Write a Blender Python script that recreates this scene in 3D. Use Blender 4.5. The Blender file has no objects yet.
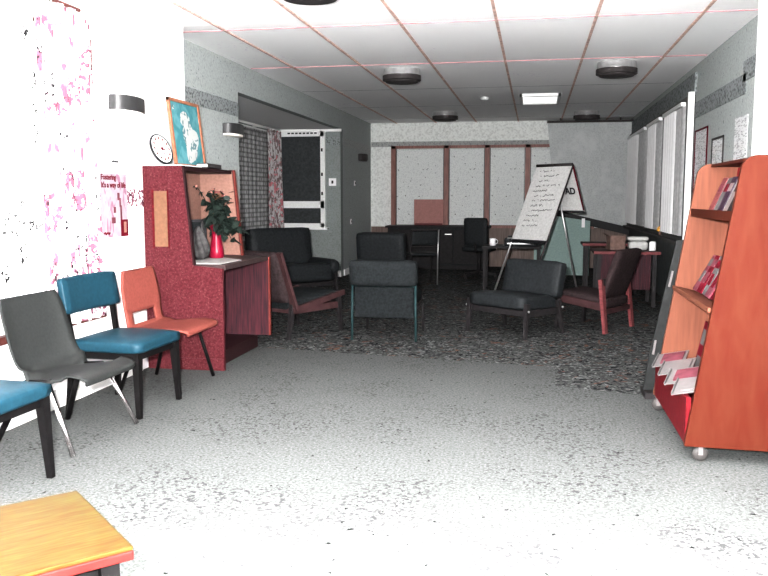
import bpy, bmesh, math, random
from mathutils import Vector, Matrix, Euler
random.seed(7)
PI = math.pi
C = bpy.context.scene.collection
EYE = 1.25
CEIL = 2.62

# ------------------------------------------------------------ materials
TUNE = {'red_laminate': (0.4813, 1.1197, 0.9415), 'blue_vinyl': (0.5149, 0.416, 0.3802), 'orange_shell': (0.5345, 0.6333, 1.2724), 'grey_carpet': (0.3605, 0.3698, 0.3641), 'dark_carpet': (0.3448, 0.3739, 0.3901), 'slate_fabric': (0.6097, 0.5894, 0.5755), 'dark_fabric': (0.6901, 0.6642, 0.6573), 'orange_table_wood': (0.3408, 0.5128, 0.7993), 'charcoal_plastic': (0.4394, 0.4935, 0.4957), 'orange_ply': (0.5376, 0.522, 0.8697), 'orange_ply_inside': (0.8507, 1.1115, 1.5054), 'peach_laminate': (0.6708, 0.8476, 1.0221), 'pale_grey_green_wall': (0.7276, 0.6995, 0.7117), 'grey_screen_cloth': (0.9856, 0.9767, 0.9851), 'white_blind': (0.823, 0.8414, 0.8355), 'off_white_wall': (0.9831, 1.0087, 1.0063), 'ceiling_board': (2.2955, 2.2222, 2.5235), 'black_vinyl': (1.1471, 1.1488, 1.1246), 'grey_green_wall': (0.8011, 0.7697, 0.7763), 'orange_red_board': (0.6236, 1.5042, 1.7522), 'light_orange_veneer': (0.508, 0.6549, 1.4095), 'grey_green_board': (0.9495, 1.028, 1.0302), 'deep_red_board': (0.3445, 0.2919, 0.3293), 'red_brown_wood': (0.6965, 1.4186, 1.646), 'streaked_red_brown': (0.9999, 0.9511, 1.0374)}
def mat(name, col, rough=.6, var=.12, scale=60, metal=0, spec=.4, col2=None, stretch=None, dist=0, bump=0):
    m = bpy.data.materials.new(name); m.use_nodes = True
    nt = m.node_tree; N = nt.nodes; L = nt.links
    b = N['Principled BSDF']
    b.inputs['Roughness'].default_value = rough
    b.inputs['Metallic'].default_value = metal
    b.inputs['Specular IOR Level'].default_value = spec
    tc = N.new('ShaderNodeTexCoord'); mp = N.new('ShaderNodeMapping')
    if stretch: mp.inputs['Scale'].default_value = stretch
    nz = N.new('ShaderNodeTexNoise'); nz.inputs['Scale'].default_value = scale
    nz.inputs['Detail'].default_value = 3; nz.inputs['Distortion'].default_value = dist
    rp = N.new('ShaderNodeValToRGB')
    k3 = TUNE.get(m.name, (1, 1, 1)); col = tuple(a*b for a, b in zip(col, k3))
    if col2: col2 = tuple(a*b for a, b in zip(col2, k3))
    c = Vector(col)
    lo = tuple(max(0, x*(1-var)) for x in c); hi = tuple(min(1, x*(1+var)) for x in c)
    if col2: hi = col2; lo = tuple(col)
    rp.color_ramp.elements[0].color = (*lo, 1); rp.color_ramp.elements[1].color = (*hi, 1)
    rp.color_ramp.elements[0].position = .3; rp.color_ramp.elements[1].position = .7
    L.new(tc.outputs['Object'], mp.inputs['Vector']); L.new(mp.outputs['Vector'], nz.inputs['Vector'])
    L.new(nz.outputs['Fac'], rp.inputs['Fac']); L.new(rp.outputs['Color'], b.inputs['Base Color'])
    if bump:
        bp = N.new('ShaderNodeBump'); bp.inputs['Strength'].default_value = bump
        L.new(nz.outputs['Fac'], bp.inputs['Height']); L.new(bp.outputs['Normal'], b.inputs['Normal'])
    return m

def layered(name, base, layers, rough=.85, spec=.2):
    """base colour with noise-masked layers: (colour, scale, lo, hi, stretch, distortion[, second scale, lo, hi])"""
    m = bpy.data.materials.new(name); m.use_nodes = True
    nt = m.node_tree; N = nt.nodes; L = nt.links; b = N['Principled BSDF']
    b.inputs['Roughness'].default_value = rough; b.inputs['Specular IOR Level'].default_value = spec
    k3 = TUNE.get(m.name, (1, 1, 1)); T3 = lambda c: tuple(min(.97, a*b) for a, b in zip(c, k3))
    base = T3(base); layers = [(T3(l[0]),)+tuple(l[1:]) for l in layers]
    tc = N.new('ShaderNodeTexCoord')
    def mask(scale, lo, hi, stretch, dist, detail=2):
        mp = N.new('ShaderNodeMapping'); mp.inputs['Scale'].default_value = stretch or (1, 1, 1)
        mp.inputs['Location'].default_value = (random.uniform(0, 9),)*3
        nz = N.new('ShaderNodeTexNoise'); nz.inputs['Scale'].default_value = scale
        nz.inputs['Detail'].default_value = detail; nz.inputs['Distortion'].default_value = dist
        mr = N.new('ShaderNodeMapRange'); mr.inputs['From Min'].default_value = lo; mr.inputs['From Max'].default_value = hi
        L.new(tc.outputs['Object'], mp.inputs['Vector']); L.new(mp.outputs['Vector'], nz.inputs['Vector'])
        L.new(nz.outputs['Fac'], mr.inputs['Value'])
        return mr.outputs['Result']
    prev = None
    for l in layers:
        k = mask(*l[1:6])
        if len(l) > 6:
            k2 = mask(l[6], l[7], l[8], None, 0)
            mu = N.new('ShaderNodeMath'); mu.operation = 'MULTIPLY'
            L.new(k, mu.inputs[0]); L.new(k2, mu.inputs[1]); k = mu.outputs[0]
        mx = N.new('ShaderNodeMixRGB')
        if prev is None: mx.inputs[1].default_value = (*base, 1)
        else: L.new(prev, mx.inputs[1])
        mx.inputs[2].default_value = (*l[0], 1); L.new(k, mx.inputs[0]); prev = mx.outputs[0]
    L.new(prev, b.inputs['Base Color'])
    return m

M = {}
M['carpet'] = layered('grey_carpet', (.26, .265, .265), [
    ((.17, .175, .175), 70, .44, .64, None, 0),
    ((.36, .365, .365), 95, .58, .68, None, 0),
    ((.12, .12, .122), 52, .575, .61, None, 0, 1.7, .42, .62),
    ((.03, .03, .03), 30, .715, .73, None, 0)], rough=.95, spec=.02)
M['dark_carpet'] = layered('dark_carpet', (.20, .19, .18), [
    ((.50, .48, .45), 9, .52, .62, (1, 1, 1), 3.2),
    ((.04, .04, .042), 7, .54, .62, (1, 1, 1), 4),
    ((.40, .20, .15), 8, .62, .70, (1, 1, 1), 1.5),
    ((.06, .06, .06), 60, .5, .7, None, 0)], rough=.95, spec=.02)
M['white_wall'] = mat('white_wall', (.93, .93, .93), .8, .03, 50)
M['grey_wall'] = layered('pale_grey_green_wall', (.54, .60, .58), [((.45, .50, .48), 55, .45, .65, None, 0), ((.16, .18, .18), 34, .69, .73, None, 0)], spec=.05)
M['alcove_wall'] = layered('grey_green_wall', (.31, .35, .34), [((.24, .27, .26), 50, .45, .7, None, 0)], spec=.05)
M['back_wall'] = layered('off_white_wall', (.86, .86, .84), [((.64, .64, .62), 30, .42, .72, None, 0)])
M['frieze'] = layered('grey_border', (.26, .28, .28), [((.10, .11, .11), 40, .5, .62, None, 0)])
M['pale_frieze'] = layered('pale_grey_border', (.40, .41, .40), [((.25, .26, .26), 40, .5, .62, None, 0)])  # paler grey border for the pier and back wall
M['pink_border'] = layered('pink_leaf_border', (.93, .90, .90), [((.16, .065, .09), 34, .46, .52, None, 1.0), ((.05, .012, .025), 55, .58, .62, None, 0)])
M['ceiling'] = layered('ceiling_board', (.88, .87, .88), [((.62, .61, .62), 48, .40, .66, None, 0), ((.30, .28, .29), 26, .62, .68, None, 0, .9, .58, .70)])
M['ceil_strip'] = mat('brown_strip', (.60, .43, .38), .6, .3, 20)
M['ceil_joint'] = mat('pinkish_joint', (.48, .24, .26), .7, .3, 9)
M['skirting'] = mat('white_skirting', (.85, .85, .84), .5, .04)
M['dado'] = mat('brown_dado', (.16, .11, .09), .5, .35, 8, stretch=(9, 9, .6))
M['low_wall'] = mat('dark_grey_panel', (.09, .10, .10), .5, .25, 12)
M['window_white'] = mat('white_window_paint', (.75, .76, .75), .4, .06)
M['night_glass'] = mat('night_glass', (.045, .050, .052), .35, .3, 30, spec=.3)
M['brown_wood'] = mat('brown_frame_wood', (.25, .12, .10), .5, .3, 10, stretch=(6, 6, .5))
M['near_frame'] = mat('red_brown_trim', (.10, .035, .03), .5, .3, 12)
M['near_black'] = mat('black_lacquer', (.0065, .006, .0062), .55, .25, 30, spec=.06)
M['phone'] = mat('grey_plastic', (.40, .40, .39), .5, .08, 30, spec=.2)
M['blind'] = layered('white_blind', (.92, .93, .92), [((.74, .75, .75), 45, .45, .7, None, 0), ((.16, .16, .16), 22, .68, .705, None, 0)])
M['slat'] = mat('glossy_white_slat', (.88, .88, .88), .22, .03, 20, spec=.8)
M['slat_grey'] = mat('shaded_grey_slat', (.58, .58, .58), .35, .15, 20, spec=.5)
M['dark_post'] = mat('dark_window_post', (.06, .055, .055), .5, .2)
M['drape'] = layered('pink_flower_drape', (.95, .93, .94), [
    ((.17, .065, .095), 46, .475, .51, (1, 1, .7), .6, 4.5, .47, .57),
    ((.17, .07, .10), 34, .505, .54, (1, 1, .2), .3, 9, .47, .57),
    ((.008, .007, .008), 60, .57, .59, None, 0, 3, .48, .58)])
M['drape_shade'] = layered('shaded_flower_drape', (.42, .41, .41), [
    ((.16, .12, .12), 26, .48, .56, (1, 1, .5), .8), ((.42, .16, .18), 14, .57, .64, None, .6)])  # darker copy of the flower drape, alcove shade put into its colours
M['net'] = layered('white_net', (.94, .94, .94), [((.008, .008, .008), 60, .54, .56, (1, 1, .8), .5, 3.2, .46, .56)])
def lace_mat():
    m = mat('lace_net', (.42, .42, .42), .9, .1, 50); nt = m.node_tree; N = nt.nodes; L = nt.links
    tc = N.new('ShaderNodeTexCoord'); sp = N.new('ShaderNodeSeparateXYZ'); cb = N.new('ShaderNodeCombineXYZ')
    L.new(tc.outputs['Object'], sp.inputs[0]); L.new(sp.outputs['Y'], cb.inputs['X']); L.new(sp.outputs['Z'], cb.inputs['Y'])
    br = N.new('ShaderNodeTexBrick'); L.new(cb.outputs[0], br.inputs['Vector'])
    br.inputs['Scale'].default_value = 1; br.inputs['Brick Width'].default_value = .12; br.inputs['Row Height'].default_value = .065
    br.inputs['Mortar Size'].default_value = .016; br.inputs['Mortar Smooth'].default_value = .5
    br.inputs['Color1'].default_value = (.36, .36, .36, 1); br.inputs['Color2'].default_value = (.30, .30, .30, 1); br.inputs['Mortar'].default_value = (.17, .17, .17, 1)
    L.new(br.outputs['Color'], N['Principled BSDF'].inputs['Base Color']); return m
M['lace'] = lace_mat()
M['red_lam'] = layered('red_laminate', (.155, .016, .024), [((.11, .009, .014), 60, .42, .62, None, 0), ((.21, .035, .042), 80, .56, .70, None, 0)], rough=.5, spec=.08)
M['red_dark'] = mat('dark_red_laminate', (.08, .007, .011), .45, .25, 40, spec=.08)
M['edge_orange'] = mat('orange_edge', (.13, .034, .028), .45, .15, 30, spec=.08)
M['edge_dark'] = mat('dark_edge', (.022, .010, .011), .45, .2, 30, spec=.1)
M['peach'] = mat('peach_laminate', (.34, .160, .108), .5, .12, 50, spec=.08)
M['inlay_veneer'] = mat('light_orange_veneer', (.26, .115, .035), .5, .12, 40, spec=.05)  # orange veneer of the booth inlays, its own colour
M['streak'] = mat('streaked_red_brown', (.075, .024, .028), .5, .3, 9, col2=(.022, .017, .019), stretch=(9, 9, .5), dist=.4, spec=.08)
M['desk_top'] = mat('dark_desk_top', (.05, .035, .035), .4, .2, 30, spec=.1)
M['black'] = mat('black_vinyl', (.017, .019, .021), .55, .3, 40, spec=.12)
M['black_leg'] = mat('black_wood', (.022, .020, .021), .5, .25, 30, spec=.12)
M['charcoal'] = mat('charcoal_plastic', (.044, .042, .041), .55, .2, 70, spec=.15)
M['dark_fabric'] = mat('dark_fabric', (.022, .026, .028), .9, .4, 50, spec=.05)
M['fabric_top'] = mat('slate_fabric', (.030, .035, .038), .9, .3, 50, spec=.05)
M['blue'] = mat('blue_vinyl', (.018, .078, .122), .42, .18, 45, spec=.12)
M['orange_shell'] = mat('orange_shell', (.30, .082, .033), .5, .13, 60, spec=.08)
M['chrome'] = mat('chrome', (.7, .66, .66), .22, .1, 30, metal=1)
M['silver'] = mat('silver_tube', (.5, .5, .5), .35, .1, 30, metal=.8)
M['teal'] = mat('teal_frame', (.018, .036, .038), .5, .2, 30, spec=.1)
M['red_wood'] = mat('red_brown_wood', (.21, .033, .03), .45, .25, 12, stretch=(1, 6, 6), spec=.08)
M['maroon'] = mat('maroon_wood', (.05, .026, .027), .5, .25, 14, spec=.08)
M['maroon_fabric'] = mat('maroon_fabric', (.036, .026, .027), .9, .3, 45, spec=.05)
M['oak'] = mat('orange_table_wood', (.115, .066, .013), .4, .1, 7, col2=(.10, .030, .006), stretch=(14, 1.3, 14), dist=.8, spec=.04)
M['table_edge'] = mat('red_table_edge', (.058, .010, .009), .45, .2, 20, spec=.05)
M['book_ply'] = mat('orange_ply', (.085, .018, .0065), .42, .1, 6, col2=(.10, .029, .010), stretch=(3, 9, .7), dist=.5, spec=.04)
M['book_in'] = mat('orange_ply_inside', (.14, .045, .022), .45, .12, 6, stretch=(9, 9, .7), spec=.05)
M['book_back'] = mat('dark_red_back', (.22, .024, .028), .5, .2, 30, spec=.05)
M['book_kick'] = mat('deep_red_board', (.26, .028, .036), .45, .2, 30, spec=.05)
M['white'] = mat('white_paper', (.88, .87, .88), .7, .04, 30)
M['offwhite'] = mat('pale_grey_paper', (.55, .55, .54), .7, .12, 40)
M['pink'] = mat('pink_print', (.12, .04, .052), .6, .3, 20, spec=.05)
M['crimson'] = mat('crimson_print', (.09, .006, .014), .6, .2, 20, spec=.05)
M['ink'] = mat('black_ink', (.012, .012, .014), .6, .2, 20)
M['grey_ink'] = mat('grey_handwriting', (.10, .10, .10), .7, .2, 20)
M['lilac'] = layered('lilac_poster', (.245, .215, .24), [((.28, .26, .28), 14, .4, .7, None, 0), ((.22, .12, .165), 18, .57, .64, (1, 1, .5), .8)])
M['leaf'] = mat('dark_leaf', (.018, .026, .022), .5, .5, 25, spec=.1)
M['flower'] = mat('pink_flower', (.24, .12, .10), .6, .2, 25, spec=.1)
M['vase'] = mat('red_glaze', (.17, .008, .026), .3, .12, 25, spec=.2)
M['grey_cloth'] = mat('grey_cloth', (.055, .053, .053), .9, .4, 25, spec=.05)
M['lamp_grey'] = mat('grey_metal_band', (.035, .035, .036), .4, .15, 30, spec=.5)
M['lamp_cream'] = mat('cream_diffuser', (.85, .80, .74), .5, .04)
M['drum'] = mat('grey_drum_metal', (.62, .62, .62), .33, .12, 25, metal=.85)
M['drum_dark'] = mat('dark_drum_ring', (.05, .045, .045), .5, .2, 25, spec=.1)
M['teal_paint'] = layered('teal_painting', (.045, .16, .18), [((.09, .22, .24), 9, .45, .65, None, 1)])
M['pale_paint'] = layered('pale_grey_paint', (.36, .37, .36), [((.10, .16, .17), 16, .56, .62, None, 1.2)])
M['pic_frame'] = mat('brown_picture_frame', (.26, .12, .075), .5, .2, 30, spec=.1)
M['screen'] = layered('grey_screen_cloth', (.54, .57, .56), [((.44, .46, .46), 45, .42, .7, None, 0), ((.60, .62, .61), 5, .5, .8, None, 0)])
M['green_board'] = mat('grey_green_board', (.28, .34, .32), .6, .1, 40, spec=.1)
M['red_board'] = mat('orange_red_board', (.62, .14, .11), .6, .1, 30, spec=.1)
M['clear'] = mat('pale_plastic', (.13, .12, .12), .3, .08, 30, spec=.3)
M['rack_grey'] = mat('grey_board', (.018, .019, .019), .5, .2, 30, spec=.1)
M['caster'] = mat('white_caster', (.045, .042, .041), .4, .1, 30, spec=.2)
M['notice'] = layered('printed_notice', (.62, .63, .63), [((.35, .36, .36), 30, .5, .6, (1, .5, 3), 0)])
M['bundle'] = mat('brown_box', (.14, .09, .075), .7, .3, 25)
M['shelf_purple'] = mat('purple_grey_print', (.035, .022, .035), .6, .3, 40, spec=.05)
M['shelf_grey'] = mat('dark_grey_print', (.016, .015, .017), .6, .3, 40, spec=.05)
M['book_white'] = mat('shelf_paper', (.095, .092, .092), .7, .05, 30, spec=.05)
M['yellow'] = mat('orange_yellow', (.8, .42, .08), .6, .2, 25)

# ------------------------------------------------------------ mesh helpers
def B(): return bmesh.new()
def box(bm, c, s, rot=None, bev=0, seg=2, piv=None):
    r = bmesh.ops.create_cube(bm, size=1); vs = r['verts']
    bmesh.ops.scale(bm, vec=s, verts=vs)
    if bev:
        es = list({e for v in vs for e in v.link_edges})
        rb = bmesh.ops.bevel(bm, geom=es, offset=bev, segments=seg, affect='EDGES', profile=.5)
        vs = list({v for f in rb['faces'] for v in f.verts} | {v for v in vs if v.is_valid})
    if rot: bmesh.ops.rotate(bm, cent=piv or (0, 0, 0), matrix=Euler(rot).to_matrix(), verts=vs)
    bmesh.ops.translate(bm, vec=c, verts=vs)
    return vs
def cushion(bm, c, s, rot=None, bev=.03, puff=.012):
    t = B(); bmesh.ops.create_cube(t, size=1); bmesh.ops.subdivide_edges(t, edges=t.edges[:], cuts=7, use_grid_fill=True)
    for v in t.verts:
        p = v.co*2
        out = []
        for i in range(3):
            j, k = (i+1) % 3, (i+2) % 3
            out.append(p[i])
        q = Vector((p.x*s[0]/2, p.y*s[1]/2, p.z*s[2]/2))
        h = Vector(s)/2; inner = Vector([max(-(h[i]-bev), min(h[i]-bev, q[i])) for i in range(3)])
        d = q-inner
        if d.length > 1e-6: q = inner + d.normalized()*bev
        q.z += math.copysign(puff*(1-p.x*p.x)*(1-p.y*p.y), p.z) if abs(p.z) > .2 else 0
        v.co = q
    if rot: bmesh.ops.rotate(t, cent=(0, 0, 0), matrix=Euler(rot).to_matrix(), verts=t.verts)
    bmesh.ops.translate(t, vec=c, verts=t.verts)
    me = bpy.data.meshes.new('tmp'); t.to_mesh(me); t.free(); bm.from_mesh(me); bpy.data.meshes.remove(me)
def tube(bm, pts, r, seg=10, r2=None, cap=True):
    pts = [Vector(p) for p in pts]; n = len(pts); rings = []
    for i, p in enumerate(pts):
        d = (pts[min(i+1, n-1)]-pts[max(i-1, 0)]).normalized()
        a = d.cross(Vector((0, 0, 1)) if abs(d.z) < .95 else Vector((1, 0, 0))).normalized(); b = d.cross(a)
        rr = r if r2 is None else r+(r2-r)*i/(n-1)
        rings.append([bm.verts.new(p+(a*math.cos(2*PI*k/seg)+b*math.sin(2*PI*k/seg))*rr) for k in range(seg)])
    for i in range(n-1):
        for k in range(seg):
            bm.faces.new((rings[i][k], rings[i][(k+1) % seg], rings[i+1][(k+1) % seg], rings[i+1][k]))
    if cap: bm.faces.new(rings[0][::-1]); bm.faces.new(rings[-1])
def beam(bm, p, q, w, h, w2=None, h2=None):
    """square bar from p to q, optionally tapering"""
    p, q = Vector(p), Vector(q); d = (q-p).normalized()
    a = d.cross(Vector((0, 0, 1)) if abs(d.z) < .9 else Vector((0, 1, 0))).normalized(); b = d.cross(a)
    if abs(d.z) >= .9: a, b = b, a
    rs = []
    for o, ww, hh in ((p, w, h), (q, w2 or w, h2 or h)):
        rs.append([bm.verts.new(o+a*sx*ww/2+b*sy*hh/2) for sx, sy in ((-1, -1), (1, -1), (1, 1), (-1, 1))])
    for k in range(4): bm.faces.new((rs[0][k], rs[0][(k+1) % 4], rs[1][(k+1) % 4], rs[1][k]))
    bm.faces.new(rs[0][::-1]); bm.faces.new(rs[1])
def prism(bm, poly, axis, a, b):
    """extrude a 2-D polygon along an axis from a to b; poly holds the two other coordinates in order"""
    def P(u, v, w): return {'x': (w, u, v), 'y': (u, w, v), 'z': (u, v, w)}[axis]
    A = [bm.verts.new(P(u, v, a)) for u, v in poly]; Bv = [bm.verts.new(P(u, v, b)) for u, v in poly]
    n = len(poly); bm.faces.new(A); bm.faces.new(Bv[::-1])
    for i in range(n): bm.faces.new((A[i], A[(i+1) % n], Bv[(i+1) % n], Bv[i]))
def lathe(bm, prof, c=(0, 0, 0), seg=28, mx=None):
    rings = []
    for r, z in prof:
        rings.append([bm.verts.new((r*math.cos(2*PI*k/seg), r*math.sin(2*PI*k/seg), z)) for k in range(seg)])
    for i in range(len(rings)-1):
        for k in range(seg): bm.faces.new((rings[i][k], rings[i][(k+1) % seg], rings[i+1][(k+1) % seg], rings[i+1][k]))
    bm.faces.new(rings[0][::-1]); bm.faces.new(rings[-1])
    vs = [v for r in rings for v in r]
    if mx is not None: bmesh.ops.transform(bm, matrix=mx, verts=vs)
    bmesh.ops.translate(bm, vec=c, verts=vs)
def obj(name, bm, m, parent=None, smooth=False, kind=None, label=None):
    bmesh.ops.recalc_face_normals(bm, faces=bm.faces[:])
    me = bpy.data.meshes.new(name); bm.to_mesh(me); bm.free()
    if smooth:
        for p in me.polygons: p.use_smooth = True
    me.materials.append(m)
    o = bpy.data.objects.new(name, me); C.objects.link(o)
    if parent is not None: o.parent = parent
    if kind: o['kind'] = kind
    if label: o['label'] = label
    return o
def smooth_edges(o, ang=.6):
    for p in o.data.polygons: p.use_smooth = True
    bm = bmesh.new(); bm.from_mesh(o.data)
    for e in bm.edges:
        if len(e.link_faces) == 2 and e.calc_face_angle(0) > ang: e.smooth = False
    bm.to_mesh(o.data); bm.free()
    return o
def struct(name, bm, m, parent=None): return obj(name, bm, m, parent, kind=None if parent is not None else 'structure')
def thing(name, label, cat, loc=(0, 0, 0), rot=0, group=None):
    o = bpy.data.objects.new(name, None); C.objects.link(o); o.location = loc; o.rotation_euler = (0, 0, rot)
    o.empty_display_size = .05; o['label'] = label; o['category'] = cat
    if group: o['group'] = group
    return o
def tag(o, label, cat, group=None):
    o['label'] = label; o['category'] = cat
    if group: o['group'] = group
    return o
def dup(root, loc, rot=0, label=None):
    r = root.copy(); C.objects.link(r); r.location = loc; r.rotation_euler = (0, 0, rot)
    if label: r['label'] = label
    for ch in list(root.children):
        c = ch.copy(); C.objects.link(c); c.parent = r
        for g in list(ch.children):
            d = g.copy(); C.objects.link(d); d.parent = c
    return r
def text_mesh(name, s, size, m, parent, mx, depth=.0008, bold=0, align='LEFT'):
    cu = bpy.data.curves.new(name, 'FONT'); cu.body = s; cu.size = size; cu.extrude = depth; cu.offset = bold; cu.align_x = align
    t = bpy.data.objects.new(name, cu); C.objects.link(t)
    me = bpy.data.meshes.new_from_object(t.evaluated_get(bpy.context.evaluated_depsgraph_get()))
    bpy.data.objects.remove(t); me.transform(mx); me.materials.clear(); me.materials.append(m)
    o = bpy.data.objects.new(name, me); C.objects.link(o); o.parent = parent
    return o

# ------------------------------------------------------------ setting
XL, XN, XR, XRN = -3.02, -2.80, 1.62, 1.44      # far left wall, near left wall, right wall, near right wall
YB = 15.0
YN = 6.30                                        # end of the near left wall
Y0 = -1.2
# floor: one mesh, grey carpet in front, dark patterned carpet behind
bm = B()
line = [(XL, 6.56), (-2.15, 6.44), (.17, 6.08), (.16, 5.47), (.74, 5.28), (XR+.1, 5.05)]
lv = [bm.verts.new((x, y, 0)) for x, y in line]
f1 = bm.faces.new([bm.verts.new((XL, Y0, 0)), bm.verts.new((XR+.1, Y0, 0))] + lv[::-1])
f2 = bm.faces.new(lv + [bm.verts.new(p) for p in ((XR+.1, YB+.1, 0), (XL, YB+.1, 0))])
f3 = bm.faces.new([bm.verts.new(p) for p in ((-4.1, 6.56, 0), (XL, 6.56, 0), (XL, YB+.1, 0), (-4.1, YB+.1, 0))])
bmesh.ops.triangulate(bm, faces=bm.faces[:])
fl = struct('floor', bm, M['carpet']); fl.data.materials.append(M['dark_carpet'])
for p in fl.data.polygons:
    c = p.center
    p.material_index = 1 if (c.y > 5.9 or (c.x > .3 and c.y > 5.35)) else 0
# use centres robustly: a face is dark when none of its corners lies in front of the boundary
for p in fl.data.polygons:
    ys = [fl.data.vertices[i].co.y for i in p.vertices]
    p.material_index = 0 if min(ys) < 1 else (1 if max(ys) > 10 else p.material_index)
for p in fl.data.polygons:
    xs = [fl.data.vertices[i].co.x for i in p.vertices]; ys = [fl.data.vertices[i].co.y for i in p.vertices]
    if min(ys) > 4 and max(ys) < 10:
        # triangle made of boundary vertices only: the notch corner (.16, 5.47) decides
        p.material_index = 1 if min(xs) > .1 else 0
bm = B(); box(bm, (-1.25, (Y0+YB)/2, -.06), (5.8, YB-Y0+.3, .1)); struct('floor_slab', bm, M['low_wall']).name = 'floor.001'

bm = B(); box(bm, (-.69, (Y0+YB)/2+.05, CEIL+.05), (4.9, YB-Y0+.2, .1)); struct('ceiling', bm, M['ceiling'])
bm = B(); box(bm, (-3.6, 10.4, 2.33+.15), (1.14, 4.7, .28)); struct('ceiling_alcove', bm, M['white_wall'])
# ceiling cover strips and board joints
k = 1
for x in (-2.53, -1.80, -1.07, -.32, .43, 1.20):
    bm = B(); box(bm, (x, (Y0+YB)/2, CEIL-.004), (.022, YB-Y0, .012)); struct('trim_%d' % k, bm, M['ceil_strip']); k += 1
for y in (2.67, 4.62, 6.52, 8.45, 10.4, 12.35, 14.2):
    bm = B(); box(bm, (-.7, y, CEIL-(.002 if y < 9 else .0005)), (4.6, .014, .008 if y < 9 else .001)); struct('trim_%d' % k, bm, M['ceil_joint'] if y < 9 else M['frieze']); k += 1
# left walls
bm = B(); box(bm, (XN-.11, (Y0+YN)/2, CEIL/2), (.22, YN-Y0, CEIL)); struct('wall_left_near', bm, M['white_wall'])
bm = B()
box(bm, (XL-.05, (YN+8.1)/2, CEIL/2), (.1, 8.1-YN, CEIL))
box(bm, (XL-.05, (8.1+12.75)/2, (2.33+CEIL)/2), (.1, 12.75-8.1, CEIL-2.33))
struct('wall_left_far', bm, M['grey_wall'])
bm = B(); box(bm, (XL-.05, (12.75+YB)/2, CEIL/2), (.1, YB-12.75, CEIL)); struct('wall_left_pier', bm, M['grey_wall'])
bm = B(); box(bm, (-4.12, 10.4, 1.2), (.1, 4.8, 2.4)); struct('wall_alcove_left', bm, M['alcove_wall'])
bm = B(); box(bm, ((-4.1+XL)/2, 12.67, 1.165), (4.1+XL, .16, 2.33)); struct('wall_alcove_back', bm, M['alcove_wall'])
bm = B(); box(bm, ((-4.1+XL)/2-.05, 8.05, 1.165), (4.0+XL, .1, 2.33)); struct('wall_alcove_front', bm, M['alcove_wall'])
# back and right walls
bm = B(); box(bm, (-.7, YB+.05, CEIL/2), (4.9, .1, CEIL)); struct('wall_back', bm, M['back_wall'])
bm = B(); box(bm, (XR+.05, (5.9+YB)/2, CEIL/2), (.1, YB-5.9, CEIL)); struct('wall_right', bm, M['grey_wall'])
bm = B(); box(bm, (XRN+.14, (Y0+5.95)/2, CEIL/2), (.28, 5.95-Y0, CEIL)); struct('wall_right_near', bm, M['white_wall'])
# borders, skirtings, dado panels
def strip(m, c, s):
    global k
    bm = B(); box(bm, c, s); struct('trim_%d' % k, bm, m); k += 1
strip(M['pink_border'], (XN+.002, 5.3, 1.25), (.004, 2.0, .125))
strip(M['frieze'], (XL+.002, 7.2, 2.15), (.004, 1.8, .14))
strip(M['pale_frieze'], (XL+.002, 13.87, 2.14), (.004, 2.24, .13))
strip(M['frieze'], (-3.14, 12.588, 2.14), (.23, .004, .13))
strip(M['pale_frieze'], (-.7, YB-.003, 2.235), (4.62, .006, .09))
strip(M['frieze'], (XR-.003, 8.0, 2.15), (.006, 2.1, .16))
strip(M['frieze'], (XR-.003, 6.75, 2.25), (.006, .6, .16))
strip(M['low_wall'], (XR-.006, 11.9, .40), (.012, 6.1, .80))
strip(M['frieze'], (XR-.012, 12.0, 2.44), (.024, 6.0, .20))
strip(M['dado'], (-.7, YB-.01, .36), (4.62, .02, .72))
strip(M['skirting'], (XN+.01, (Y0+5.4)/2, .055), (.02, 5.4-Y0, .11))
strip(M['skirting'], ((-3.4+XL)/2-.3, 12.58, .05), (.98, .02, .10))
strip(M['skirting'], (XL+.01, 13.87, .05), (.02, 2.2, .10))
strip(M['skirting'], (-3.5, 12.57, 2.305), (1.0, .04, .04))
# window behind the near left drape
w = thing('window_1', 'x', 'x'); del w['label'], w['category']; w['kind'] = 'structure'
bm = B()
for y in (3.2, 4.835): box(bm, (XN+.015, y, 1.36), (.03, .018, 1.76))
box(bm, (XN+.015, 4.0, 2.245), (.03, 1.65, .018)); box(bm, (XN+.03, 4.0, .50), (.06, 1.7, .04))
obj('window_frame', bm, M['near_frame'], w)
bm = B(); box(bm, (XN+.006, 4.0, 1.42), (.012, 1.6, 1.84)); obj('pane', bm, M['white_wall'], w)
def drape(name, m, axis, fixed, a, b, z0, z1, folds, amp, label, cat='curtain', flare=0):
    bm = B(); nu, nv = folds*10, 14; rows = []
    for j in range(nv+1):
        z = z0+(z1-z0)*j/nv; t = 1-j/nv; r = []
        for i in range(nu+1):
            s = i/nu; u = a+(b-a)*s+flare*t*(s-.2)
            off = amp*(.6+.4*t)*math.sin(s*folds*2*PI+.5*math.sin(3*t+s*5))
            r.append(bm.verts.new((fixed+off, u, z) if axis == 'x' else (u, fixed+off, z)))
        rows.append(r)
    for j in range(nv):
        for i in range(nu): bm.faces.new((rows[j][i], rows[j][i+1], rows[j+1][i+1], rows[j+1][i]))
    o = obj(name, bm, m, None, True); sd = o.modifiers.new('thick', 'SOLIDIFY'); sd.thickness = .004
    return tag(o, label, cat)
drape('patterned_curtain', M['drape'], 'x', XN+.085, 4.16, 4.74, .50, 2.36, 5, .030, 'long white curtain with pink flowers on the near left wall', flare=.05)
drape('net_curtain', M['net'], 'x', XN+.05, 3.25, 4.2, .56, 2.30, 9, .012, 'thin white net curtain at the left edge, beside the pink flowered curtain')
t = thing('curtain_rail', 'slim red-brown curtain rail above the pink flowered curtain', 'curtain rail', (XN, 4.0, 2.37))
bm = B(); tube(bm, [(.085, -.9, 0), (.085, .62, 0)], .012); obj('rail', bm, M['near_frame'], t)
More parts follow.
